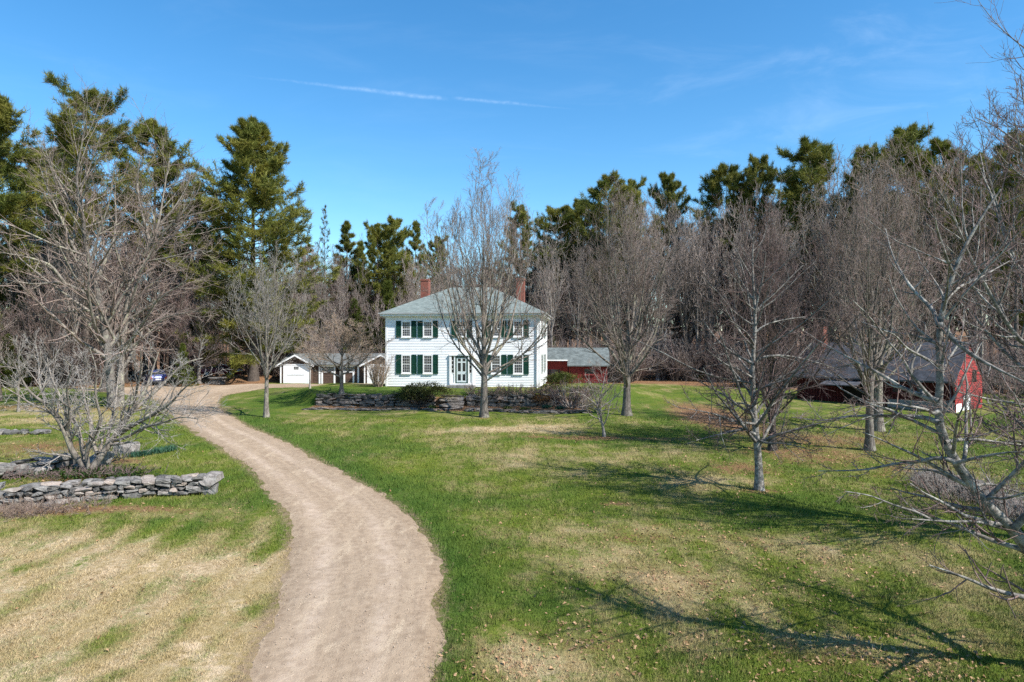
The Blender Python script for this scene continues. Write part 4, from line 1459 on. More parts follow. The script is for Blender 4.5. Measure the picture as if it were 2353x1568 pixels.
tr, lv = vase_tree(R_(29), 5.2, 2.6, .07, 1.6, n=(9, 7, 5, 4), low=50, high=20)
plant_tree('sapling', ground_at(712, 893), 'thin bare sapling before the left garage door', 'tree', tr, lv, 'bark_wood', 'twig')
tr, lv = spread_tree(R_(30), 5.6, 3.2, .08, 1.2, n=(10, 7, 5, 4))
plant_tree('sapling', ground_at(42, 947), 'thin pale sapling in the grass at the far left', 'tree', tr, lv, 'bark_pale', 'twig_pale')
tr, lv = vase_tree(R_(31), 21, 10, .36, 4.5, n=(18, 9, 7, 5), low=60, high=20)
plant_tree('maple_tree', ground_at(1632, 868), 'tall pale-trunked bare tree at the wood edge, forking above the neighbouring white house', 'tree', tr, lv, 'bark_pale', 'twig_red')


# ---- trees drawn limb by limb
def limb(pts, d0, d1, r0, r1, rng, K=14, bow=.0):
    p = smooth_line(pts, 2)
    s = np.concatenate([[0], np.cumsum(np.hypot(*np.diff(p, axis=0).T))]); s /= s[-1]
    q = np.linspace(0, 1, K)
    u = np.interp(q, s, p[:, 0]); v = np.interp(q, s, p[:, 1])
    d = d0 + (d1 - d0) * q + bow * np.sin(q * math.pi)
    P = np.stack([pv(a, b, c) for a, b, c in zip(u, v, d)])
    return P, r0 + (r1 - r0) * q ** .85


def _eq(l, K=28):
    out = []
    for P, R in l:
        t = np.linspace(0, len(P) - 1, K); i = np.minimum(t.astype(int), len(P) - 2); a = t - i
        out.append((P[i] * (1 - a)[:, None] + P[i + 1] * a[:, None], R[i] * (1 - a) + R[i + 1] * a))
    return out


def drawn_tree(name, base, label, limbs, rng, bark, twig, n_l2=7.0, spec2=None, spec3=None, spec4=None, group=None, nmax=40, flare=True, split=2, trunk_bark=None):
    base = np.asarray(base, float); limbs = _eq(limbs)
    Ps = np.stack([P - base for P, R in limbs]); Rs = np.stack([R for P, R in limbs])
    if flare:
        Rs[0] *= 1 + .4 * np.exp(-np.maximum(Ps[0][:, 2], 0) / .35)
    lens = np.linalg.norm(np.diff(Ps, axis=1), axis=2).sum(1)
    n2 = np.clip((lens * n_l2 / 3).astype(int), 3, nmax)
    s2 = dict(t0=.15, t1=1.0, ang=const(.8), angsd=.25, length=lambda t: .34 - .16 * t, rr=.55, K=8, up=.5, wig=.08, rmin=.012, taper=.2); s2.update(spec2 or {})
    l2 = grow(rng, Ps, Rs, n2, **s2)
    s3 = dict(n=7, t0=.12, t1=1.0, ang=const(.7), angsd=.25, length=lin(.45, .22), rr=.62, K=6, up=.3, wig=.1, rmin=.007, taper=.35); s3.update(spec3 or {})
    l3 = grow(rng, *l2, **s3)
    s4 = dict(n=5, t0=.1, t1=1.0, ang=const(.7), angsd=.25, length=lin(.55, .35), rr=.7, K=4, up=.2, wig=.1, rmin=.0045, taper=.6); s4.update(spec4 or {})
    l4 = grow(rng, *l3, **s4)
    root = empty(name, base, 0, label, 'tree', group)
    v, q = tubes(Ps[:1], Rs[:1], 14)
    link_mesh('trunk', np_mesh('trunk', v, [q], [M[trunk_bark or bark]], smooth=True), root)
    lv = [(Ps[1:], Rs[1:]), l2, l3, l4] if len(Ps) > 1 else [l2, l3, l4]
    sd = (9, 5, 3, 3) if len(Ps) > 1 else (5, 3, 3)
    link_mesh('crown', crown_mesh('crown', lv, sd, [M[bark], M[twig]], split if len(Ps) > 1 else split - 1), root)
    return root


# single-leader tree on the right lawn
g = R_(41); D = 25.8
L = [limb([(1745, 1140), (1744, 1090), (1742, 1040), (1733, 960), (1730, 900), (1730, 836), (1732, 800), (1735, 761), (1736, 719), (1733, 690), (1730, 640), (1729, 585), (1732, 540)], D, D + .1, .165, .015, g, K=26)]
for pts, dd, r in [([(1737, 1000), (1710, 985), (1680, 992), (1640, 1002), (1600, 1012)], -1.8, .07), ([(1743, 1020), (1775, 1002), (1820, 990), (1870, 975), (1930, 965)], -1.2, .075),
                   ([(1733, 955), (1700, 935), (1660, 905), (1620, 885), (1585, 862)], 1.0, .06), ([(1735, 975), (1690, 970), (1640, 950), (1580, 940)], -2.4, .055),
                   ([(1732, 905), (1765, 885), (1810, 872), (1855, 850)], -1.5, .055), ([(1731, 870), (1700, 850), (1665, 838), (1620, 800)], -.8, .05),
                   ([(1731, 836), (1700, 821), (1670, 803), (1640, 773), (1615, 735)], .7, .06), ([(1731, 836), (1751, 821), (1778, 817), (1814, 818), (1865, 830), (1925, 848)], .4, .06),
                   ([(1732, 800), (1705, 770), (1680, 735), (1655, 690)], -1.2, .045), ([(1734, 765), (1760, 745), (1800, 735), (1850, 728)], 1.2, .04),
                   ([(1736, 719), (1751, 698), (1778, 677), (1814, 641), (1845, 610)], .3, .05), ([(1736, 715), (1745, 671), (1754, 635), (1760, 580)], -.4, .045),
                   ([(1733, 690), (1710, 660), (1690, 620), (1680, 585)], .6, .04), ([(1742, 1012), (1765, 1020), (1800, 1018), (1850, 1030)], -3.0, .05), ([(1738, 985), (1745, 960), (1775, 930), (1800, 915)], 3.0, .055), ([(1735, 940), (1720, 930), (1690, 925), (1650, 930)], 3.2, .05)]:
    L.append(limb(pts, D, D + dd, r, .012, g))
drawn_tree('lawn_tree', ground_at(1745, 1128), 'single-trunk bare tree with wide pale low limbs standing alone on the right lawn', L, g, 'bark_near', 'twig_red',
           n_l2=9, spec2=dict(length=lambda t: .40 - .18 * t, up=.25), spec3=dict(n=8), spec4=dict(n=5))

# small young tree right of the terrace bed
g = R_(27); D = float(ground_at(1387, 1004)[1])
L = [limb([(1389, 1010), (1388, 995), (1384, 975), (1378, 948), (1374, 932), (1379, 915), (1386, 885), (1393, 850)], D, D, .085, .012, g)]
for pts, dd, r in [([(1376, 938), (1358, 920), (1342, 908), (1322, 898)], -.6, .05), ([(1376, 940), (1397, 926), (1414, 914), (1430, 898)], .5, .05), ([(1375, 934), (1366, 912), (1360, 890), (1350, 872)], .6, .04), ([(1381, 910), (1400, 895), (1412, 875)], -.6, .035), ([(1377, 942), (1352, 934), (1330, 930)], .9, .035), ([(1378, 945), (1402, 940), (1422, 938)], -.9, .035), ([(1376, 938), (1380, 918), (1372, 890)], -1.2, .04)]:
    L.append(limb(pts, D, D + dd, r, .010, g))
drawn_tree('young_tree', ground_at(1387, 1004), 'small bare young tree with a low crown on the lawn right of the terrace bed', L, g, 'bark_wood', 'twig', n_l2=16, spec2=dict(length=lambda t: .42 - .12 * t, wig=.12), spec3=dict(n=6, wig=.13), spec4=dict(n=3, rmin=.006))

# big old tree by the drive, two stems
g = R_(42); D = 52.0
L = [limb([(260, 946), (258, 920), (255, 886), (250, 824), (242, 774), (237, 724), (227, 686), (220, 656), (212, 631), (204, 600), (196, 566), (193, 510), (182, 468), (174, 406), (184, 350), (195, 300)], D, D - .6, .36, .03, g, K=30),
     limb([(278, 946), (276, 915), (277, 860), (280, 799), (287, 749), (295, 674), (296, 644), (307, 609), (332, 586), (345, 566), (364, 518), (372, 470), (380, 420), (388, 370)], D + .5, D + 2, .31, .03, g, K=24)]
for pts, d0, dd, r in [([(225, 690), (200, 676), (162, 656), (135, 649), (105, 651), (75, 654), (20, 644)], D, -3, .20), ([(150, 654), (132, 629), (117, 609), (82, 596), (37, 586), (-10, 578)], D - 1.5, -3, .14),
                       ([(235, 724), (215, 700), (190, 665), (172, 640), (165, 610), (150, 570)], D, 2, .17), ([(212, 631), (185, 600), (165, 560), (140, 500), (110, 440), (90, 380)], D, -1, .16),
                       ([(193, 510), (165, 470), (140, 430), (120, 390), (112, 350)], D - .4, 1.5, .12), ([(182, 468), (200, 430), (215, 390), (225, 350)], D - .4, -1.5, .09), ([(220, 656), (240, 600), (262, 560), (268, 500), (262, 440), (270, 390)], D, 2.5, .15),
                       ([(295, 674), (285, 630), (268, 585), (262, 540)], D + 1, -2, .13), ([(332, 586), (350, 554), (390, 520), (430, 480), (450, 440)], D + 1.5, -1, .14), ([(345, 566), (335, 520), (318, 460), (315, 400), (325, 350)], D + 1.5, 1.5, .14),
                       ([(312, 606), (345, 600), (400, 590), (450, 575), (490, 580)], D + 1.5, -2, .12), ([(364, 518), (400, 480), (430, 430), (440, 395)], D + 2, 1, .10), ([(287, 749), (320, 720), (360, 690), (400, 660), (470, 640)], D + 1, 2.5, .12), ([(280, 799), (310, 770), (350, 740), (410, 720), (470, 715)], D + .5, -2, .10),
                       ([(237, 740), (210, 715), (185, 712), (150, 720), (100, 715)], D, 3, .10), ([(250, 815), (215, 770), (190, 715), (170, 705)], D, -2, .10), ([(205, 600), (230, 570), (240, 530), (225, 470)], D, 3, .1)]:
    L.append(limb(pts, d0, d0 + dd, r, .02, g))
drawn_tree('old_maple', ground_at(268, 936), 'huge old bare tree with two thick stems beside the left of the driveway', L, g, 'bark_pale', 'twig', n_l2=5.0, trunk_bark='bark_grey',
           spec2=dict(rmin=.022, length=lambda t: .34 - .14 * t), spec3=dict(n=8, rmin=.011), spec4=dict(n=4, rmin=.007))
tr, lv = vase_tree(R_(49), 12.5, 11, .20, 1.0, n=(26, 10, 7, 5), low=75, high=20, up=.5, rr1=.45, tw=.009)
plant_tree('bushy_tree', ground_at(410, 884), 'wide red-twigged bare tree beside the parked cars, arching over the turning place', 'tree', tr, lv, 'bark_dark', 'twig_red')
# dark leaning trunk behind it
tr, lv = vase_tree(R_(43), 15, 7, .42, 6, n=(12, 8, 6, 5), tw=.011, lean=.10)
plant_tree('maple_tree', ground_at(243, 900), 'dark leaning trunk close behind the huge old tree', 'tree', tr, lv, 'bark_dark', 'twig_red')

# pale multi-stemmed tree by the stone wall
g = R_(44); D = 28.4
def Vz(p): return [(a * .35, 627.4 + b * .35) for a, b in p]
L = []
for pts, d0, dd, r in [([(575, 1345), (570, 1310), (540, 1250), (470, 1180), (450, 1100), (430, 1010), (380, 940), (310, 860), (200, 800), (130, 680), (90, 580)], 0, -1.0, .15),
                       ([(585, 1330), (600, 1290), (650, 1220), (720, 1120), (780, 1030), (830, 950), (900, 860), (960, 760), (1000, 640), (1040, 520)], 0, .8, .17),
                       ([(580, 1330), (560, 1230), (540, 1180), (530, 1080), (500, 980), (430, 880), (330, 680), (310, 560)], 0, 1.2, .11), ([(580, 1320), (575, 1230), (560, 1170), (640, 1030), (670, 940), (640, 880), (620, 780), (640, 640), (590, 500)], 0, -1.6, .10),
                       ([(780, 1060), (850, 1010), (950, 960), (1060, 900), (1130, 850), (1200, 760), (1290, 700)], .3, -1.8, .11), ([(840, 940), (900, 880), (1000, 800), (1100, 700), (1200, 590), (1330, 560)], .4, 2.0, .09),
                       ([(640, 1190), (600, 1100), (610, 1000), (570, 900), (540, 760), (500, 620)], 0, 2.2, .08), ([(470, 1180), (400, 1000), (330, 900), (230, 880), (100, 790), (10, 740)], -.2, -2.0, .08), ([(440, 1030), (460, 900), (430, 760), (480, 600)], -.4, -2.0, .07),
                       ([(760, 1100), (840, 1080), (940, 1010), (1060, 990), (1180, 940), (1300, 960)], .2, -2.6, .07), ([(700, 1150), (720, 1000), (760, 860), (770, 700), (800, 560)], .2, 2.6, .08), ([(880, 870), (900, 760), (930, 620), (920, 500)], .6, -1.0, .06), ([(310, 860), (250, 720), (260, 600), (230, 470)], -.7, 1.5, .06)]:
    L.append(limb(Vz(pts), D + d0, D + dd, r, .018, g))
drawn_tree('shadblow_tree', ground_at(203, 1096), 'pale grey multi-stemmed bare tree with wide twisting limbs behind the left stone wall', L, g, 'bark_pale', 'twig_pale', n_l2=8,
           spec2=dict(length=lambda t: .30 - .10 * t, wig=.13, up=.6), spec3=dict(n=7, wig=.13), spec4=dict(n=4), flare=False)

# near tree reaching in from the right edge
g = R_(45); D = 12.0
def V7(p): return [(1803.9 + a / 3.636, 862.7 + b / 3.636) for a, b in p]
def V6(p): return [(1725.5 + a / 2, 235.3 + b / 2) for a, b in p]
L = [limb([(2535, 1585), (2500, 1510), (2445, 1400), (2400, 1310)] + V7([(1990, 1400), (1900, 1270), (1750, 1150), (1640, 1040), (1560, 920), (1470, 780), (1400, 680), (1330, 560), (1300, 470), (1285, 380), (1275, 230)]) +
          [(2163, 860), (2155, 775), (2160, 745), (2170, 695), (2190, 630), (2220, 560), (2255, 500), (2300, 435)], D + .2, D, .155, .016, g, K=44)]
for pts, d0, dd, r in [(V7([(1285, 215), (1250, 210), (1110, 160), (960, 100), (850, 20)]) + [(2005, 850), (1945, 820), (1875, 780)], D, 1.5, .05), ([(2158, 750), (2145, 710), (2115, 685), (2085, 650), (2050, 590), (2035, 525)], D, 1.8, .04),
                       ([(2160, 745), (2185, 775), (2225, 810), (2265, 835), (2315, 860), (2380, 890)], D, -1.2, .05), (V7([(1930, 1310), (1800, 1270), (1690, 1240), (1600, 1220), (1400, 1225), (1180, 1210), (1060, 1200)]), D + .3, -1.0, .04),
                       (V7([(1220, 1205), (1100, 1140), (950, 1100), (800, 1040), (700, 1000), (500, 970)]), D - .4, -.5, .022), (V7([(1560, 925), (1500, 900), (1420, 880), (1340, 830), (1220, 790), (1100, 790), (900, 760)]), D + .1, 1.6, .035),
                       (V7([(1420, 725), (1280, 680), (1150, 720), (900, 740), (700, 790), (450, 800), (280, 800)]), D, 1.0, .04), (V7([(1410, 740), (1550, 700), (1700, 670), (1880, 640), (2060, 640)]), D, -1.0, .035),
                       (V7([(1290, 400), (1180, 350), (1050, 345), (900, 340), (700, 340), (500, 340), (350, 385), (200, 370), (60, 350)]), D, 2.4, .045), (V7([(1335, 560), (1500, 530), (1650, 540), (1850, 570), (2100, 590)]), D, 1.6, .035),
                       (V7([(1650, 1060), (1700, 1010), (1820, 1040), (1980, 990), (2150, 950)]), D + .2, -1.4, .03), (V7([(1280, 300), (1240, 330), (1200, 290), (1100, 270), (900, 230), (700, 235)]), D, -1.3, .03), (V7([(1570, 930), (1700, 900), (1850, 950), (2050, 1000)]), D + .2, 1.8, .03),
                       ([(2155, 840), (2120, 820), (2080, 800), (2060, 770), (2030, 760)], D, -1.5, .028), ([(2155, 790), (2100, 770), (2045, 765), (1980, 740)], D, 1.2, .028), ([(2170, 695), (2200, 660), (2250, 640), (2320, 600)], D, 1.5, .03), ([(2190, 630), (2170, 580), (2150, 520), (2145, 450)], D, -1.0, .028), ([(2125, 912), (2090, 860), (2100, 820), (2130, 770), (2125, 740)], D + .3, .8, .03), (V7([(1660, 1065), (1665, 1150), (1690, 1230)]), D + .3, -.2, .02)]:
    L.append(limb(pts, d0, d0 + dd, r * 1.1, .008, g))
for pts, dd, r in [([(2450, 1400), (2520, 1280), (2600, 1100), (2660, 900), (2690, 650), (2700, 450)], 1.5, .12), ([(2395, 1300), (2440, 1150), (2480, 950), (2500, 700), (2510, 480)], -1.2, .10), ([(2330, 1215), (2420, 1120), (2560, 1000), (2700, 860)], -1.8, .07), ([(2480, 1470), (2600, 1380), (2750, 1250), (2880, 1050)], 1.0, .08)]:
    L.append(limb(pts, D, D + dd, r, .012, g))
drawn_tree('leaning_tree', ground_at(2528, 1570), 'near bare tree leaning in from the right edge with a smooth pale trunk', L, g, 'bark_near', 'twig_red', n_l2=11,
           spec2=dict(length=lambda t: .26 - .10 * t, K=8, up=.3, wig=.10, rmin=.007, rr=.5), spec3=dict(n=7, rmin=.0045, wig=.12, up=.2), spec4=dict(n=4, rmin=.0036), nmax=26)

# its neighbour further right, only the crown reaches the picture
g = R_(46); D = 19.0
L = [limb([(2560, 1330), (2550, 1200), (2540, 1000), (2530, 800), (2500, 600), (2470, 400), (2450, 200), (2440, 80)], D, D, .26, .03, g, K=24)]
for pts, dd, r in [([(2535, 900), (2450, 850), (2380, 815), (2325, 765), (2275, 675), (2245, 620), (2220, 575), (2190, 485), (2155, 435)], -1.5, .09), ([(2530, 800), (2450, 740), (2380, 680), (2330, 600), (2300, 500), (2270, 400), (2255, 310)], 1.0, .09), ([(2510, 650), (2440, 560), (2390, 470), (2350, 370), (2330, 270)], -1.0, .08),
                   ([(2490, 520), (2430, 430), (2380, 330), (2352, 240), (2345, 170)], .8, .07), ([(2540, 980), (2440, 960), (2360, 930), (2280, 920), (2200, 900)], -2.0, .07), ([(2540, 1000), (2460, 1000), (2370, 980), (2290, 985), (2230, 960)], 1.5, .07), ([(2545, 1050), (2440, 1040), (2360, 1010), (2300, 1020), (2240, 1010)], -1, .06),
                   ([(2520, 720), (2420, 700), (2320, 720), (2240, 700), (2170, 660)], 2.5, .06), ([(2530, 850), (2430, 800), (2330, 800), (2250, 770), (2160, 780)], 3, .06), ([(2480, 420), (2400, 370), (2340, 330), (2290, 290), (2240, 270)], 3, .05), ([(2520, 700), (2600, 600), (2680, 480), (2700, 350)], -2, .08), ([(2535, 900), (2640, 800), (2720, 650)], 2, .08), ([(2470, 400), (2430, 300), (2420, 200), (2400, 120)], 1, .05)]:
    L.append(limb(pts, D, D + dd, r, .012, g))
drawn_tree('leaning_tree', (L[0][0][0][0], D, float(gz(L[0][0][0][0], D))), 'bare tree whose high crown of upright twigs fills the top right corner of the picture', L, g, 'bark_near', 'twig_red', n_l2=9,
           spec2=dict(length=lambda t: .34 - .14 * t, up=1.0, rmin=.010), spec3=dict(n=8, up=.7, rmin=.006), spec4=dict(n=5, rmin=.005, up=.6), nmax=28)
# a tree out of frame on the right whose shadow falls across the near lawn
tr, lv = vase_tree(R_(48), 17, 8, .26, 5.0, n=(14, 9, 6, 4), low=62, high=26, tw=.006)
plant_tree('maple_tree', (25.5, 8.5, float(gz(25.5, 8.5))), 'bare tree beyond the right edge shading the grass under the leaning trunk', 'tree', tr, lv, 'bark_grey', 'twig')


# ------------------------------------------------------------------ conifers
def tufts(rng, pts, dirs, per, ln, wd, up=.5, spread=.75):
    """needle sprays: `per` thin triangles fanning from every point"""
    n = len(pts)
    P = np.repeat(pts, per, 0); Dd = np.repeat(dirs, per, 0)
    d = nrm(Dd * .7 + UP * up + rng.normal(size=P.shape) * spread)
    side = nrm(np.cross(d, rng.normal(size=P.shape)))
    L = ln * np.exp(rng.normal(size=len(P)) * .25)[:, None]; w_ = wd * np.exp(rng.normal(size=len(P)) * .2)[:, None]
    P = P + rng.normal(size=P.shape) * ln * .18
    V = np.stack([P - side * w_ * .5, P + side * w_ * .5, P + d * L], 1)
    return V.reshape(-1, 3), np.arange(len(P) * 3).reshape(-1, 3)


def conifer(rng, H, Wd, r, z0, nb=80, droop=0.0, prof=None, n2=11, per=10, ln=.42, wd=.075, step=4, tip_up=.9, low=92, high=42, leafy=.35, irregular=.3, dead=0.0, up=.45, dens=1.0):
    tr = trunk_line(rng, H, r, lean=0.0, wig=.012, top=.06)
    f0 = z0 / H
    prof = prof or (lambda s: (1 - s) ** .75 * (.55 + .45 * np.minimum(1, s / .18)) + .04)
    irr = lambda n: np.exp(rng.normal(size=n) * irregular)
    def ln1(t):
        s = (t - f0) / (1 - f0)
        return prof(np.clip(s, 0, 1)) * (Wd / 2) / H * 1.25 * irr(len(t))
    ang = lambda t: np.radians(low + (high + 16 - low) * np.clip((t - f0) / (1 - f0), 0, 1) ** 1.3)
    l1 = grow(rng, *tr, nb, f0, .995, ang, .10, ln1, .30, 8, up=tip_up * .45, wig=.05, rmin=.015, rmax=.12, taper=.2, lsd=.08)
    # bare dead stubs below the crown
    l2 = grow(rng, *l1, n2, leafy, 1.0, const(.85), .2, lin(.42, .16), .6, 5, up=.25, wig=.08, rmin=.010, flat=.85)
    pts, dirs = [], []
    for (P, R), first in ((l2, 1), (l1, 4)):
        K = P.shape[1]
        for k in np.linspace(first, K - 1, step if P is l2[0] else 3):
            i = int(min(k, K - 2)); a = k - i
            pts.append(P[:, i] * (1 - a) + P[:, i + 1] * a); dirs.append(nrm(P[:, i + 1] - P[:, i]))
    pts = np.vstack(pts); dirs = np.vstack(dirs)
    top = tr[0][0][-1][None] - UP * np.linspace(0, .6, 4)[:, None]
    pts = np.vstack([pts, top]); dirs = np.vstack([dirs, np.repeat(UP[None], 4, 0)])
    if dens < 1 or dead:
        kz = rng.random(len(pts)) < dens
        pts, dirs = pts[kz], dirs[kz]
    k_ = (Wd / 2) / np.percentile(np.hypot(pts[:, 0], pts[:, 1]), 97)
    sc = np.array([k_, k_, 1.0])
    l1 = (l1[0] * sc, l1[1]); l2 = (l2[0] * sc, l2[1]); pts = pts * sc
    nv, nf = tufts(rng, pts, dirs, per, ln, wd, up)
    stubs = grow(rng, *tr, 14, max(.12, f0 * .35), max(.2, f0), const(1.5), .15, lambda t: np.full_like(t, .07), .2, 5, up=-.1, wig=.08, rmin=.012, rmax=.04)
    return tr, [l1, l2, stubs], (nv, nf)


def conifer_meshes(rng, bark, needles, **kw):
    tr, lv, (nv, nf) = conifer(rng, **kw)
    v, q = tubes(*tr, 9)
    mt = np_mesh('trunk', v, [q], [M[bark]], smooth=True)
    V, Q, k = [], [], 0
    for (P, R), S in zip(lv, (5, 3, 3)):
        a, b = tubes(P, R, S); V.append(a); Q.append(b + k); k += len(a)
    mbr = np_mesh('branches', np.vstack(V), [np.vstack(Q)], [M[bark]], smooth=True)
    mc = np_mesh('crown', nv, [nf], [M[needles]])
    return mt, mbr, mc, kw['H'], kw['Wd']


def place_conifer(proto, name, loc, H, Wd, rz, label, group=None):
    mt, mbr, mc, h0, w0 = proto
    r = empty(name, loc, rz, label, 'tree', group)
    link_mesh('trunk', mt, r); link_mesh('branches', mbr, r); link_mesh('crown', mc, r)
    r.scale = (Wd / w0, Wd / w0, H / h0)
    return r


wp = lambda s: np.minimum(1, ((1.02 - s) / .55)) ** .7 * np.minimum(1, .6 + s * 1.3)
big = conifer_meshes(R_(61), 'bark_dark', 'pine', H=29, Wd=12.8, r=.42, z0=3.5, nb=124, n2=15, per=17, ln=.46, wd=.055, step=5, leafy=.14, prof=lambda s: np.minimum(1, ((1.02 - s) / .50)) ** .75 * (.80 + .20 * np.minimum(1, s / .3)), low=100, high=50, irregular=.16)
openA = conifer_meshes(R_(62), 'bark_dark', 'pine', H=28, Wd=12, r=.38, z0=13.5, nb=60, n2=13, per=17, ln=.46, wd=.05, step=5, leafy=.30, prof=lambda s: np.minimum(1, ((1.02 - s) / .42)) ** .6 * (.7 + .3 * np.minimum(1, s / .3)), low=92, high=62, irregular=.32, tip_up=.4, up=.3)
openB = conifer_meshes(R_(63), 'bark_dark', 'pine', H=26, Wd=9, r=.34, z0=11, nb=62, n2=12, per=15, ln=.45, wd=.052, step=5, leafy=.28, prof=wp, low=94, high=50, irregular=.26)
openS = conifer_meshes(R_(69), 'bark_dark', 'pine', H=22, Wd=7.6, r=.30, z0=9, nb=76, n2=12, per=15, ln=.45, wd=.052, step=5, leafy=.22, prof=lambda s: np.minimum(1, ((1.02 - s) / .28)) ** .55 * (.6 + .4 * np.minimum(1, s / .35)), low=92, high=66, irregular=.26, tip_up=.35, up=.3)
roundC = conifer_meshes(R_(64), 'bark_dark', 'pine', H=24, Wd=8, r=.30, z0=11, nb=66, n2=12, per=15, ln=.45, wd=.052, step=5, leafy=.25, prof=lambda s: np.minimum(1, ((1.02 - s) / .30)) ** .6 * (.6 + .4 * np.minimum(1, s / .35)), low=90, high=64, irregular=.22, tip_up=.4, up=.3)
narrow = conifer_meshes(R_(65), 'bark_dark', 'pine', H=22, Wd=6, r=.26, z0=9, nb=46, n2=10, per=15, ln=.45, wd=.052, step=4, leafy=.25, prof=lambda s: (1 - s) ** .62 * (.8 + .2 * np.minimum(1, s / .2)) + .05, low=98, high=60, irregular=.22)
darkD = conifer_meshes(R_(66), 'bark_dark', 'pine_dark', H=20, Wd=7.5, r=.30, z0=5.5, nb=56, n2=10, per=13, ln=.48, wd=.065, step=4, leafy=.22, prof=wp, low=98, high=55, irregular=.28)
deadS = conifer_meshes(R_(67), 'bark_wood', 'pine_dark', H=20, Wd=6.5, r=.22, z0=4, nb=70, n2=9, per=4, ln=.3, wd=.05, step=3, leafy=.2, prof=lambda s: (1 - s) ** .9 + .05, low=98, high=55, irregular=.3, dens=.40)
firE = conifer_meshes(R_(68), 'bark_dark', 'fir', H=6, Wd=3.4, r=.09, z0=.3, nb=70, n2=9, per=8, ln=.24, wd=.05, step=3, leafy=.12, prof=lambda s: (1 - s) ** .9 + .03, low=98, high=50, irregular=.2, up=.25)


def by_top(u, vtop, d):
    x = (u - CU) / FPX * d
    z0 = float(gz(x, d))
    return (x, d, z0 - .05), CAM_Z + (HV - vtop) / FPX * d - z0


PINES = [
    (582, 288, 77, 285, big, 'large dense white pine standing left of the garage, crown reaching nearly to the ground', 1.0),
    (195, 213, 72, 285, openA, 'tallest open-crowned white pine above the huge old tree on the left', 2.2),
    (352, 288, 79, 180, openB, 'white pine with a ragged pointed crown between the tallest pine and the large dense pine', .4),
    (-8, 232, 56, 190, openB, 'nearer white pine cut by the left edge of the picture', 3.0),
    (425, 430, 84, 120, roundC, 'lower olive pine filling the gap left of the large dense pine', 4.0),
    (110, 350, 84, 170, roundC, 'rounded pine half hidden below the tallest open-crowned pine', 5.0),
    (797, 513, 100, 74, narrow, 'narrow pine first right of the dead spruce behind the garage', .2),
    (868, 520, 97, 84, openB, 'dark bushy pine above the garage roof, left of a pair', 1.2),
    (905, 508, 99, 80, roundC, 'flat-topped olive pine above the garage roof, right of a pair', 2.4),
    (955, 511, 104, 60, narrow, 'small pointed pine just left of the left chimney', 3.3),
    (706, 566, 106, 60, narrow, 'slim pine left of the dead spruce, lower than the large dense pine', 1.1),
    (828, 556, 108, 56, narrow, 'slim pine between the narrow pine and the pair above the garage', 2.9),
    (1004, 548, 110, 70, openB, 'low pine left of the front maple crown above the house roof', 4.4),
    (746, 474, 93, 84, deadS, 'grey half-dead spruce with bare drooping branches left of the pines behind the garage', .7),
    (1197, 478, 100, 84, openB, 'pine seen through the twigs of the front maple above the right chimney', 2.0),
    (1290, 482, 92, 110, roundC, 'dark spreading pine right of the right chimney', 1.0),
    (1338, 470, 96, 100, openS, 'pine with a broken crown behind the red shed', 2.0),
    (1398, 411, 88, 110, roundC, 'tall olive pine rising behind the broad bare maple', 3.0),
    (1450, 420, 93, 90, openB, 'pine top veiled by the twigs of the broad bare maple', 4.2),
    (1535, 406, 94, 84, roundC, 'lone pine top standing out right of the broad bare maple', 5.2),
    (1668, 388, 90, 110, openS, 'flat-headed pine above the red-twigged tree', .3),
    (1745, 368, 87, 84, roundC, 'small pointed pine top above the single-trunk lawn tree', 1.3),
    (1856, 336, 82, 140, openS, 'big dark pine with layered boughs left of the barn trees', 2.6),
    (1985, 345, 78, 90, roundC, 'pine top behind the upper limbs of the two trees before the barn', 3.8),
    (2080, 304, 74, 130, openS, 'highest pine on the right, behind the barn', 4.7),
    (2160, 330, 76, 110, roundC, 'pine just right of the highest pine behind the barn', 5.5),
    (2250, 362, 68, 110, openB, 'pine behind the red gable of the barn', .9),
    (2335, 318, 62, 130, roundC, 'dark pine against the right edge', 1.9),
]
for u, vt, d, wpx, proto, lab, rz in PINES:
    loc, H = by_top(u, vt, d)
    place_conifer(proto, 'pine_tree' if proto is not deadS else 'spruce_tree', loc, H, wpx * (1.0 if proto in (big, openA, deadS) else 1.25) * d / FPX, rz, lab)

rng = R_(71)
DARK = [(30, 560, 76), (120, 600, 90), (300, 560, 92), (400, 620, 88), (480, 560, 98), (690, 640, 104), (760, 650, 112), (840, 660, 108), (930, 650, 112), (1010, 640, 116), (1120, 620, 118), (1250, 600, 108), (1310, 560, 104), (1420, 560, 110), (1560, 560, 112),
        (1620, 520, 104), (1700, 520, 106), (1790, 470, 98), (1880, 470, 96), (1960, 460, 92), (2050, 450, 90), (2140, 440, 88), (2230, 450, 84), (2310, 430, 80), (-40, 480, 80), (220, 640, 96)]
for k, (u, vt, d) in enumerate(DARK):
    loc, H = by_top(u, vt, d)
    reg = 'left woods' if u < 500 else 'woods behind the garage and house' if u < 1280 else 'right woods'
    place_conifer(darkD, 'pine_tree', loc, H, (6 + 3 * rng.random()), rng.random() * 6.28, 'dark green pine deep in the ' + reg + ', below the skyline', 'dark pines in the ' + reg)
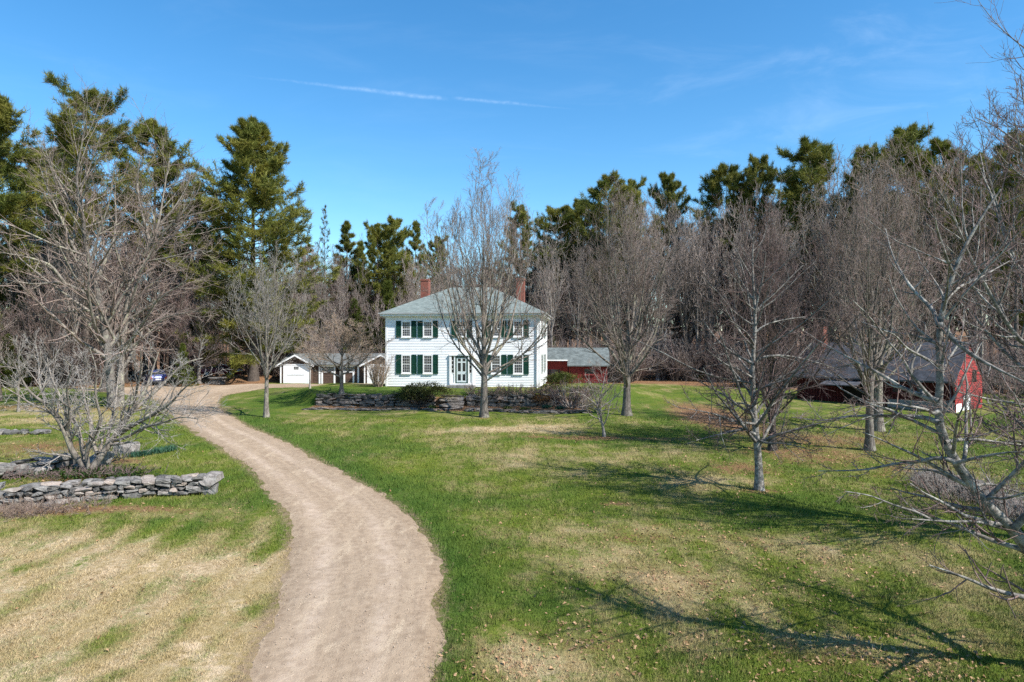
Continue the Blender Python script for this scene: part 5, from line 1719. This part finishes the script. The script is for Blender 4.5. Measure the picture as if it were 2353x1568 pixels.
FIRS = [(20, 905, 770, 'yellow-green young conifer at the left edge, taller of the pair under the woods'), (48, 902, 820, 'small bushy young conifer right of the taller one at the left edge'), (-20, 900, 690, 'tall young conifer cut by the left edge'),
        (650, 876, 760, 'young fir between the slender pale tree and the garage'), (815, 862, 690, 'green fir behind the middle of the garage roof'), (890, 860, 650, 'yellowish fir rising left of the house corner'), (735, 862, 735, 'low fir behind the left garage gable'),
        (1315, 862, 800, 'dark fir behind the red shed roof'), (1270, 862, 775, 'fir close behind the right house corner'), (1590, 862, 810, 'low fir at the wood edge near the neighbouring house'), (545, 868, 800, 'young fir in the shade under the large dense pine'), (845, 862, 730, 'short fir behind the right part of the garage roof'), (420, 874, 790, 'green fir behind the blue car')]
for u, vb, vt, lab in FIRS:
    d = {True: 70, False: 90}[u < 100 or u == 420] if u < 1260 else 84
    loc, H = by_top(u, vt, d)
    place_conifer(firE, 'fir_tree', loc, H, max(2.4, H * .5), rng.random() * 6.28, lab)

# ------------------------------------------------------------------ bare woods
def wood_proto(seed, H, Wd, r, fork, bark, twig, n=(20, 6, 5, 2), **kw):
    tr, lv = vase_tree(R_(seed), H, Wd, r * 1.25, fork, n=n, tw=.013, stems=kw.pop('stems', 3), stem_ang=.34, rr1=.5, **kw)
    v, q = tubes(*tr, 8)
    return (np_mesh('trunk', v, [q], [M[bark]], smooth=True), crown_mesh('crown', lv, (6, 5, 4, 3, 3), [M[bark], M[twig]], 3), H, Wd)


WOODS = {
    'grey': [wood_proto(81, 20, 8, .20, 4, 'bark_wood', 'twig_wood', low=50, high=18), wood_proto(82, 20, 7, .17, 5, 'bark_wood', 'twig_wood', low=45, high=15, lean=.03), wood_proto(83, 20, 9, .23, 3, 'bark_wood', 'twig_wood', low=60, high=20)],
    'red': [wood_proto(84, 18, 8, .17, 2.5, 'bark_dark', 'twig_red', low=55, high=16), wood_proto(85, 18, 7, .15, 2, 'bark_dark', 'twig_red', low=50, high=14)],
    'pale': [wood_proto(86, 19, 6, .14, 6, 'bark_pale', 'twig_wood', n=(12, 6, 5, 4), low=45, high=18), wood_proto(87, 19, 5, .12, 7, 'bark_pale', 'twig_wood', n=(10, 6, 5, 4), low=40, high=18, lean=.05)],
    'dark': [wood_proto(88, 20, 8, .22, 4, 'bark_dark', 'twig_wood', low=55, high=20), wood_proto(89, 20, 6, .17, 5, 'bark_dark', 'twig_wood', n=(11, 6, 5, 4), low=70, high=30)],
}
WORDS = {'grey': 'grey bare tree', 'red': 'red-twigged bare tree', 'pale': 'slim pale-barked bare tree', 'dark': 'dark-trunked bare tree'}
REGIONS = [  # u0, u1, d0, d1, count, highest top, lowest top, name
    (-70, 240, 67, 100, 34, 430, 640, 'in the woods left of the huge old tree'), (240, 470, 70, 104, 30, 440, 650, 'in the woods behind the parked cars'), (440, 700, 84, 112, 38, 545, 700, 'in the woods around the large dense pine'),
    (690, 960, 87, 118, 46, 535, 680, 'in the woods behind the garage'), (950, 1260, 86, 122, 36, 540, 650, 'in the woods behind the white house'), (1250, 1450, 80, 112, 28, 470, 610, 'in the woods behind the red shed'),
    (1440, 1640, 79, 112, 28, 430, 590, 'in the woods before the neighbouring house'), (1640, 1900, 76, 110, 38, 400, 540, 'in the woods beyond the right lawn'), (1890, 2130, 66, 100, 34, 340, 500, 'in the woods behind the barn roof'), (2120, 2420, 62, 98, 36, 320, 500, 'in the woods right of the barn gable'),
]
rng = R_(91)
taken = []
kinds = list(WOODS)
for u0, u1, d0, d1, cnt, va, vb, nm in REGIONS:
    made = 0; tries = 0
    while made < cnt and tries < 4000:
        tries += 1
        d = d0 + (d1 - d0) * rng.random() ** .8; u = rng.uniform(u0, u1)
        x = (u - CU) / FPX * d
        if any((x - a) ** 2 + (d - b) ** 2 < 3.2 for a, b in taken): continue
        if 24 < x < 41 and d < 66: continue                  # the barn stands here
        if -27 < x < -9 and d < 85: continue                 # garage
        if 19 < x < 33 and 112 < d < 128: continue
        if 1490 < u < 1600 and d > 86 and rng.random() < .8: continue
        taken.append((x, d))
        k = kinds[int(rng.choice(4, p=[.34, .18, .28, .20]))]
        mt, mc, h0, w0 = WOODS[k][int(rng.integers(len(WOODS[k])))]
        vt = va + (vb - va) * rng.random() ** .8
        loc, H = by_top(u, vt, d)
        r = empty('bare_tree', loc, rng.random() * 6.28, WORDS[k] + ' ' + nm, 'tree', WORDS[k].split()[0] + ' bare trees ' + nm)
        link_mesh('trunk', mt, r); link_mesh('crown', mc, r)
        s = rng.uniform(.85, 1.25) * (H / h0) ** .5
        r.scale = (s, s, H / h0)
        made += 1


# brushy shrubs along the wood edge
def shrub_levels(rng, n, H, Wd, spread=(5, 40), r=.02, n2=7, n3=5, wig=.09, up=.3, base=.25):
    a = rng.random(n) * 6.283; th = np.radians(rng.uniform(*spread, n))
    K = 8
    P = np.empty((n, K, 3)); br = base * np.sqrt(rng.random(n))
    P[:, 0] = np.stack([br * np.cos(a), br * np.sin(a), np.full(n, -.05)], -1)
    D = np.stack([np.sin(th) * np.cos(a), np.sin(th) * np.sin(a), np.cos(th)], -1)
    L = H * rng.uniform(.6, 1.1, n)
    for k in range(1, K):
        D = nrm(D + rng.normal(size=D.shape) * wig + UP * up / K)
        P[:, k] = P[:, k - 1] + D * (L / (K - 1))[:, None]
    R = r * np.linspace(1, .3, K)[None] * rng.uniform(.6, 1.2, (n, 1))
    l2 = grow(rng, P, R, n2, .2, 1, const(.6), .2, lin(.4, .2), .6, 5, up=.3, wig=.1, rmin=r * .28)
    l3 = grow(rng, *l2, n3, .1, 1, const(.6), .2, lin(.5, .3), .7, 4, up=.2, wig=.1, rmin=r * .2)
    lv = [(P, R), l2, l3]
    pts = np.vstack([q.reshape(-1, 3) for q, _ in lv])
    sr = (Wd / 2) / np.percentile(np.hypot(pts[:, 0], pts[:, 1]), 97); sz = H / np.percentile(pts[:, 2], 99.5)
    return [(q * np.array([sr, sr, sz]), rr) for q, rr in lv]


def shrub_mesh(rng, mats, **kw):
    lv = shrub_levels(rng, **kw)
    return crown_mesh('stems', lv, (4, 3, 3), mats, 1)


BR = [shrub_mesh(R_(101 + k), [M['twig_wood'] if k % 2 else M['bark_dark'], M['twig_red'] if k < 2 else M['twig_wood']], n=22, H=4, Wd=4, spread=(2, 38), r=.035, n2=7, n3=5) for k in range(4)]
EDGE = [(-60, 470, 68, 76, 60, 'at the foot of the left woods'), (440, 680, 81, 90, 26, 'under the large dense pine'), (680, 900, 84, 92, 24, 'behind the garage'), (1240, 1450, 76, 84, 26, 'behind the red shed'), (1440, 1700, 77, 88, 36, 'at the wood edge beyond the green lawn'), (1690, 1960, 66, 86, 36, 'at the wood edge left of the barn'), (2240, 2420, 56, 76, 24, 'behind the right end of the barn')]
for u0, u1, d0, d1, cnt, nm in EDGE:
    for _ in range(cnt):
        d = rng.uniform(d0, d1); x = (rng.uniform(u0, u1) - CU) / FPX * d
        if 25 < x < 41 and d < 64: continue
        if -43 < x < -27 and d < 86: continue
        o = link_mesh('brush_shrub', BR[int(rng.integers(4))], None, (x, d, float(gz(x, d)) - .05))
        s = rng.uniform(.6, 1.5) * (1.5 if 'left woods' in nm else 1.0); o.scale = (s * rng.uniform(.8, 1.3), s * rng.uniform(.8, 1.3), s); o.rotation_euler = (0, 0, rng.random() * 6.28)
        tag(o, 'bare brown brush shrub ' + nm, 'shrub', 'brush shrubs ' + nm)

# the wood beyond, one mass
def mesh_arrays(me):
    v = np.empty(len(me.vertices) * 3, np.float32); me.vertices.foreach_get('co', v)
    lt = np.empty(len(me.loops), np.int32); me.loops.foreach_get('vertex_index', lt)
    return v.reshape(-1, 3), lt.reshape(-1, 4)
fp = [wood_proto(111 + k, 20, 9, .24, 5, 'bark_dark', 'twig_wood', n=(10, 5, 4, 2), low=60, high=20) for k in range(3)]
fa = [(mesh_arrays(p[0]), mesh_arrays(p[1])) for p in fp]
V, Q, MI, k = [], [], [], 0
for _ in range(150):
    d = rng.uniform(116, 180); x = (rng.uniform(-250, 2600) - CU) / FPX * d
    if 18 < x < 34 and d < 130: continue
    a = rng.random() * 6.28; s = rng.uniform(.45, .85); sx = s * rng.uniform(.9, 1.3)
    for (v, q), mi in zip(fa[int(rng.integers(3))], (0, 1)):
        w_ = v * np.array([sx, sx, s])
        V.append(np.stack([w_[:, 0] * math.cos(a) - w_[:, 1] * math.sin(a) + x, w_[:, 0] * math.sin(a) + w_[:, 1] * math.cos(a) + d, w_[:, 2] + float(gz(x, d))], -1))
        Q.append(q + k); k += len(v); MI.append(np.full(len(q), mi))
o = link_mesh('forest', np_mesh('forest', np.vstack(V), [np.vstack(Q)], [M['bark_dark'], M['twig_wood']], np.concatenate(MI), smooth=True))
tag(o, 'far wood of bare grey trunks and twigs behind everything', 'forest', None, 'stuff')
ub = [mesh_arrays(shrub_mesh(R_(151 + k), [M['bark_dark'], M['twig_red']], n=16, H=5, Wd=6, spread=(4, 45), r=.04, n2=6, n3=3)) for k in range(3)]
V, Q, k = [], [], 0
for _ in range(200):
    d = rng.uniform(90, 150); x = (rng.uniform(-200, 2550) - CU) / FPX * d
    if 18 < x < 34 and 100 < d < 130: continue
    a = rng.random() * 6.28; s = rng.uniform(.6, 1.5)
    v, q = ub[int(rng.integers(3))]
    w_ = v * s
    V.append(np.stack([w_[:, 0] * math.cos(a) - w_[:, 1] * math.sin(a) + x, w_[:, 0] * math.sin(a) + w_[:, 1] * math.cos(a) + d, w_[:, 2] + float(gz(x, d))], -1)); Q.append(q + k); k += len(v)
o = link_mesh('undergrowth', np_mesh('undergrowth', np.vstack(V), [np.vstack(Q)], [M['twig_red']], smooth=True))
tag(o, 'dense brown leafless undergrowth filling the woods behind the trunks', 'undergrowth', None, 'stuff')


# ------------------------------------------------------------------ shrubs of the garden
def leaves(rng, pts, out, ln, wd, droop=.25, spread=.55):
    d = nrm(out + rng.normal(size=pts.shape) * spread - UP * droop * rng.random((len(pts), 1)))
    s = nrm(np.cross(d, UP + rng.normal(size=pts.shape) * .4)); nn = np.cross(s, d)
    L = ln * rng.uniform(.7, 1.2, (len(pts), 1)); w_ = wd * rng.uniform(.7, 1.2, (len(pts), 1))
    V = np.stack([pts, pts + d * L * .5 - s * w_ / 2 + nn * L * .06, pts + d * L - nn * L * .08, pts + d * L * .5 + s * w_ / 2 + nn * L * .06], 1)
    return V.reshape(-1, 3), np.arange(len(pts) * 4).reshape(-1, 4)


def leafy_bush(name, loc, label, size, mat, n, ln, wd, rng, lumps=9, cat='shrub'):
    root = empty(name, loc, 0, label, cat)
    sx, sy, h = size
    c = np.stack([rng.normal(size=lumps) * sx * .24, rng.normal(size=lumps) * sy * .24, h * rng.uniform(.3, .62, lumps)], -1)
    rr = rng.uniform(.24, .40, lumps)
    pick = rng.integers(lumps, size=n)
    d = nrm(rng.normal(size=(n, 3))); d[:, 2] = np.where(d[:, 2] < -.3, -d[:, 2], d[:, 2])
    pts = c[pick] + d * rr[pick][:, None] * np.array([sx, sy, h * 1.05]) * rng.uniform(.55, 1.0, (n, 1)) * 1.0
    ok = pts[:, 2] > .02
    v, f = leaves(rng, pts[ok], d[ok], ln, wd)
    link_mesh('foliage', np_mesh('foliage', v, [f], [M[mat]]), root)
    lv = shrub_levels(rng, 14, h * .8, sx * .8, spread=(5, 50), r=.018)
    link_mesh('stems', crown_mesh('stems', lv, (4, 3, 3), [M['bark_dark'], M['bark_dark']], 1), root)
    return root


def on_ground(x, y, dz=0.0): return (x, y, float(gz(x, y)) + dz)


g = R_(120)
leafy_bush('rhododendron', on_ground(-7.0, 51.6, .05), 'rounded dark rhododendron between the dry stone wall and the steps', (3.7, 2.2, 2.0), 'rhodo', 6400, .15, .06, g)
leafy_bush('rhododendron', on_ground(4.0, 54.6, -.1), 'bright green rhododendron at the right corner of the white house', (2.9, 2.0, 1.85), 'rhodo_light', 4200, .14, .055, g)
leafy_bush('evergreen_shrub', on_ground(5.9, 54.4, -.1), 'straggly olive shrub right of the bright green rhododendron', (2.0, 1.5, 1.0), 'rhodo', 1500, .13, .05, g)
leafy_bush('azalea', on_ground(2.2, 51.9), 'small rusty-leaved azalea beneath the right end of the bare hedge', (1.2, .9, 1.05), 'orange_leaf', 700, .11, .045, g)
leafy_bush('evergreen_shrub', on_ground(2.9, 54.3, -.05), 'low dark evergreen at the foot of the house corner board', (1.3, .9, .7), 'rhodo', 700, .12, .05, g)


def bare_shrub(name, loc, label, rng, mats, **kw):
    root = empty(name, loc, 0, label, 'shrub')
    link_mesh('stems', shrub_mesh(rng, mats, **kw), root)
    return root


bare_shrub('lilac', on_ground(-11.25, 57.35), 'upright tan multi-stemmed bare shrub at the left corner of the white house', R_(131), [M['twig_tan'], M['twig_tan']], n=46, H=3.0, Wd=2.9, spread=(2, 30), r=.030, n2=6, n3=4, base=.35)
bare_shrub('bare_shrub', on_ground(4.6, 51.6), 'tangled bare shrub spilling over the right end of the terrace wall', R_(132), [M['twig_pale'], M['twig_red']], n=70, H=2.1, Wd=4.2, spread=(15, 75), r=.034, n2=8, n3=6, wig=.16, base=.8, up=.1)
bare_shrub('bare_shrub', at(278, 1052), 'grey dead twig pile beside the dark boulder right of the pale tree', R_(133), [M['twig_pale'], M['twig_pale']], n=26, H=.9, Wd=1.8, spread=(20, 85), r=.016, n2=6, n3=4, wig=.15, up=0)
# hedge along the wall top
hl = []
hg = R_(134)
for x in np.linspace(-3.1, 3.0, 13):
    lv = shrub_levels(hg, 14, .80, 1.7, spread=(25, 85), r=.030, n2=7, n3=6, wig=.17, up=.1, base=.3)
    y = WALL_Y + .1 + hg.uniform(-.1, .45)
    off = np.array([x, y, float(gz(x, y + .3)) - .12 * (hg.random())])
    hl.append([(P + off, Rr) for P, Rr in lv])
levels = [(np.vstack([h[i][0] for h in hl]), np.vstack([h[i][1] for h in hl])) for i in range(3)]
o = link_mesh('hedge', crown_mesh('hedge', levels, (4, 3, 3), [M['twig_tan'], M['twig_tan']], 1))
tag(o, 'long tangled bare hedge along the wall top below the front door and right windows', 'hedge')
# brush over the right rubble wall and at the left wall foot
for pts, nm, lab, n, hh, mats in (
        (np.linspace(at(2125, 1108), at(2400, 1205), 9), 'bramble', 'pinkish bare brambles over the tumbled rubble wall at the right edge', 22, 1.0, ['twig_red', 'twig_pale']),
        (np.linspace(at(-50, 1182), at(190, 1168), 10), 'bramble', 'reddish dead stems along the foot of the long stone wall', 14, .55, ['twig_red', 'twig_tan']),
        (np.linspace(at(-40, 1120), at(330, 1108), 12), 'creeper', 'reddish creeper stems lying over the top of the long stone wall', 7, .20, ['twig_red', 'twig_red']),
        (np.linspace(at(80, 1052), at(265, 1035), 6), 'bramble', 'pale dead stalks in the grass behind the stems of the pale tree', 8, .35, ['twig_tan', 'twig_pale'])):
    hl = []
    for p in pts:
        for _ in range(2):
            lv = shrub_levels(hg, n, hh, 2.2, spread=(25, 85), r=.015, n2=6, n3=4, wig=.2, up=0, base=.5)
            x, y = p[0] + hg.normal() * .4, p[1] + hg.normal() * .25
            zz_ = float(gz(x, y))
            if nm == 'creeper': zz_ = float(gz(x, p[1])) + .5
            hl.append([(P + np.array([x, y, zz_ - .02]), Rr) for P, Rr in lv])
    levels = [(np.vstack([h[i][0] for h in hl]), np.vstack([h[i][1] for h in hl])) for i in range(3)]
    tag(link_mesh(nm, crown_mesh(nm, levels, (3, 3, 3), [M[mats[0]], M[mats[1]]], 1)), lab, 'brambles')
# ivy round the pale tree, daffodil shoots, small bed plants
c0_ = at(205, 1098)
n = 2600
px_ = c0_[0] + g.normal(size=n) * 1.25; py_ = c0_[1] + .1 + g.normal(size=n) * .45
pts = np.stack([px_, py_, gz(px_, py_) + g.uniform(.02, .30, n)], -1)
v, f = leaves(g, pts, nrm(g.normal(size=(n, 3)) + UP * .6), .10, .07)
tag(link_mesh('ground_ivy', np_mesh('ground_ivy', v, [f], [M['ivy']])), 'dark green ivy carpeting the ground round the stems of the pale tree', 'ground cover', None, 'stuff')
n = 900
t_ = g.random(n); a_, b_ = at(303, 1052), at(398, 1036)
px_ = a_[0] + (b_[0] - a_[0]) * t_ + g.normal(size=n) * .10; py_ = a_[1] + (b_[1] - a_[1]) * t_ + g.normal(size=n) * .12
v, f = leaves(g, np.stack([px_, py_, gz(px_, py_)], -1), nrm(g.normal(size=(n, 3)) * .35 + UP), .32, .03, droop=0, spread=.1)
tag(link_mesh('daffodil_shoots', np_mesh('daffodil_shoots', v, [f], [M['daff']])), 'strip of blue-green daffodil shoots right of the pale multi-stemmed tree', 'plants')
for (x, y, m_, lab) in ((-.3, 50.6, 'rhodo_light', 'yellow-green clump in the leaf bed, nearest the maple trunk'), (.9, 50.5, 'rhodo_light', 'small green clump in the middle of the leaf bed right of the steps'), (3.5, 50.4, 'daff', 'blue-green clump at the right end of the leaf bed'), (-6.0, 51.0, 'ivy', 'bright green clump at the right foot of the rounded rhododendron'), (2.6, 51.2, 'daff', 'teal clump under the rusty azalea')):
    n = 160
    d = nrm(g.normal(size=(n, 3)) * .6 + UP)
    v, f = leaves(g, np.array([x, y, float(gz(x, y))]) + g.normal(size=(n, 3)) * np.array([.16, .12, 0]), d, .28, .05, droop=0, spread=.15)
    tag(link_mesh('garden_plant', np_mesh('garden_plant', v, [f], [M[m_]])), lab, 'plant')

# ------------------------------------------------------------------ grass, dry leaves, gravel
g = R_(140)
n = 600000
yy = 10.5 / (1 - g.random(n) * (1 - 10.5 / 46.0)); xx = (g.random(n) - .5) * 2 * (0.86 * yy + 4.5)
sdv = sdf_poly(xx, yy, ROAD_POLY) + .275 * (vnoise(xx * .45, yy * .45, 19) - .5) + .22 * (vnoise(xx * 1.3, yy * 1.3, 9) - .5) + .10 * (vnoise(xx * 4, yy * 4, 10) - .5)
mg, md, ml = masks(xx, yy)
keep = (sdv < .30 * g.random(n) ** 2 - .12) & (g.random(n) > ml * .9) & (g.random(n) > md * .75)
xx, yy, mg, md, ml = xx[keep], yy[keep], mg[keep], md[keep], ml[keep]
n = len(xx)
hgt = (.030 + .060 * mg) * np.exp(g.normal(size=n) * .35) * (1 + .012 * np.maximum(yy - 12, 0)) * (.6 + .8 * vnoise(xx * 2.5, yy * 2.5, 4))
a = g.random(n) * 6.283; lean = g.uniform(.2, 1.2, n) * (1.5 - .8 * mg)
zb = gz(xx, yy) - .004
wd = .006 * np.maximum(1, yy / 14)
b0 = np.stack([xx - np.sin(a + .8) * wd, yy + np.cos(a + .8) * wd, zb], -1); b1 = np.stack([xx + np.sin(a + .8) * wd, yy - np.cos(a + .8) * wd, zb], -1)
tp = np.stack([xx + np.cos(a) * hgt * lean, yy + np.sin(a) * hgt * lean, zb + hgt], -1)
V = np.stack([b0, b1, tp], 1).reshape(-1, 3)
at3 = lambda m_: np.repeat(m_, 3)
o = link_mesh('grass', np_mesh('grass', V, [np.arange(n * 3).reshape(-1, 3)], [M['blades']], attrs={'green': at3(mg), 'dirt': at3(md), 'litter': at3(ml)}))
tag(o, 'short spring grass, green and straw mixed, covering the lawn', 'grass', None, 'stuff')

n = 60000
yy = 10.5 / (1 - g.random(n) * (1 - 10.5 / 82.0)); xx = (g.random(n) - .5) * 2 * (0.82 * yy + 1.5)
mg, md, ml = masks(xx, yy)
base_p = .010 + .17 * sstep(0.0, 5.0, xx - .06 * yy) * (yy < 45) * (vnoise(xx * .7, yy * .7, 8) ** 2) * 1.6 + .75 * ml
keep = (g.random(n) < base_p) & (sdf_poly(xx, yy, ROAD_POLY) < -.1)
xx, yy = xx[keep], yy[keep]; n = len(xx)
s = g.uniform(.022, .052, n) * (1 + .008 * yy)
a = g.random(n) * 6.283
ux = np.stack([np.cos(a), np.sin(a), g.normal(size=n) * .4], -1); vx = np.stack([-np.sin(a), np.cos(a), g.normal(size=n) * .4], -1)
c = np.stack([xx, yy, gz(xx, yy) + .02 + .015 * g.random(n)], -1)
lift = np.stack([np.zeros(n), np.zeros(n), s * g.uniform(-.5, .7, n)], -1)
V = np.stack([c - ux * s[:, None], c - vx * s[:, None] * .6 + lift, c + ux * s[:, None], c + vx * s[:, None] * .6 + lift], 1).reshape(-1, 3)
F = np.arange(n * 4).reshape(-1, 4)
o = link_mesh('fallen_leaves', np_mesh('fallen_leaves', V, [F[:, [0, 1, 2]], F[:, [0, 2, 3]]], [M['leaf']]))
tag(o, 'dry tan leaves scattered over the grass and heaped in the beds', 'leaves', None, 'stuff')

n = 9000
yy = 10.5 / (1 - g.random(n) * (1 - 10.5 / 36.0)); xx = g.uniform(-16, 1, n)
keep = sdf_poly(xx, yy, ROAD_POLY) > .05
xx, yy = xx[keep], yy[keep]; n = len(xx)
s = g.uniform(.006, .015, n) * np.exp(g.normal(size=n) * .3)
oct_ = np.array([(1, 0, 0), (0, 1, 0), (-1, 0, 0), (0, -1, 0), (0, 0, .8), (0, 0, -.8)])
of = np.array([(0, 1, 4), (1, 2, 4), (2, 3, 4), (3, 0, 4), (1, 0, 5), (2, 1, 5), (3, 2, 5), (0, 3, 5)])
V = (oct_[None] * s[:, None, None] * g.uniform(.7, 1.3, (n, 6, 1)) + np.stack([xx, yy, gz(xx, yy) + .042], -1)[:, None]).reshape(-1, 3)
F = (of[None] + (np.arange(n) * 6)[:, None, None]).reshape(-1, 3)
o = link_mesh('gravel', np_mesh('gravel', V, [F], [M['pebble']]))
tag(o, 'loose pebbles scattered on the earth driveway', 'gravel', None, 'stuff')
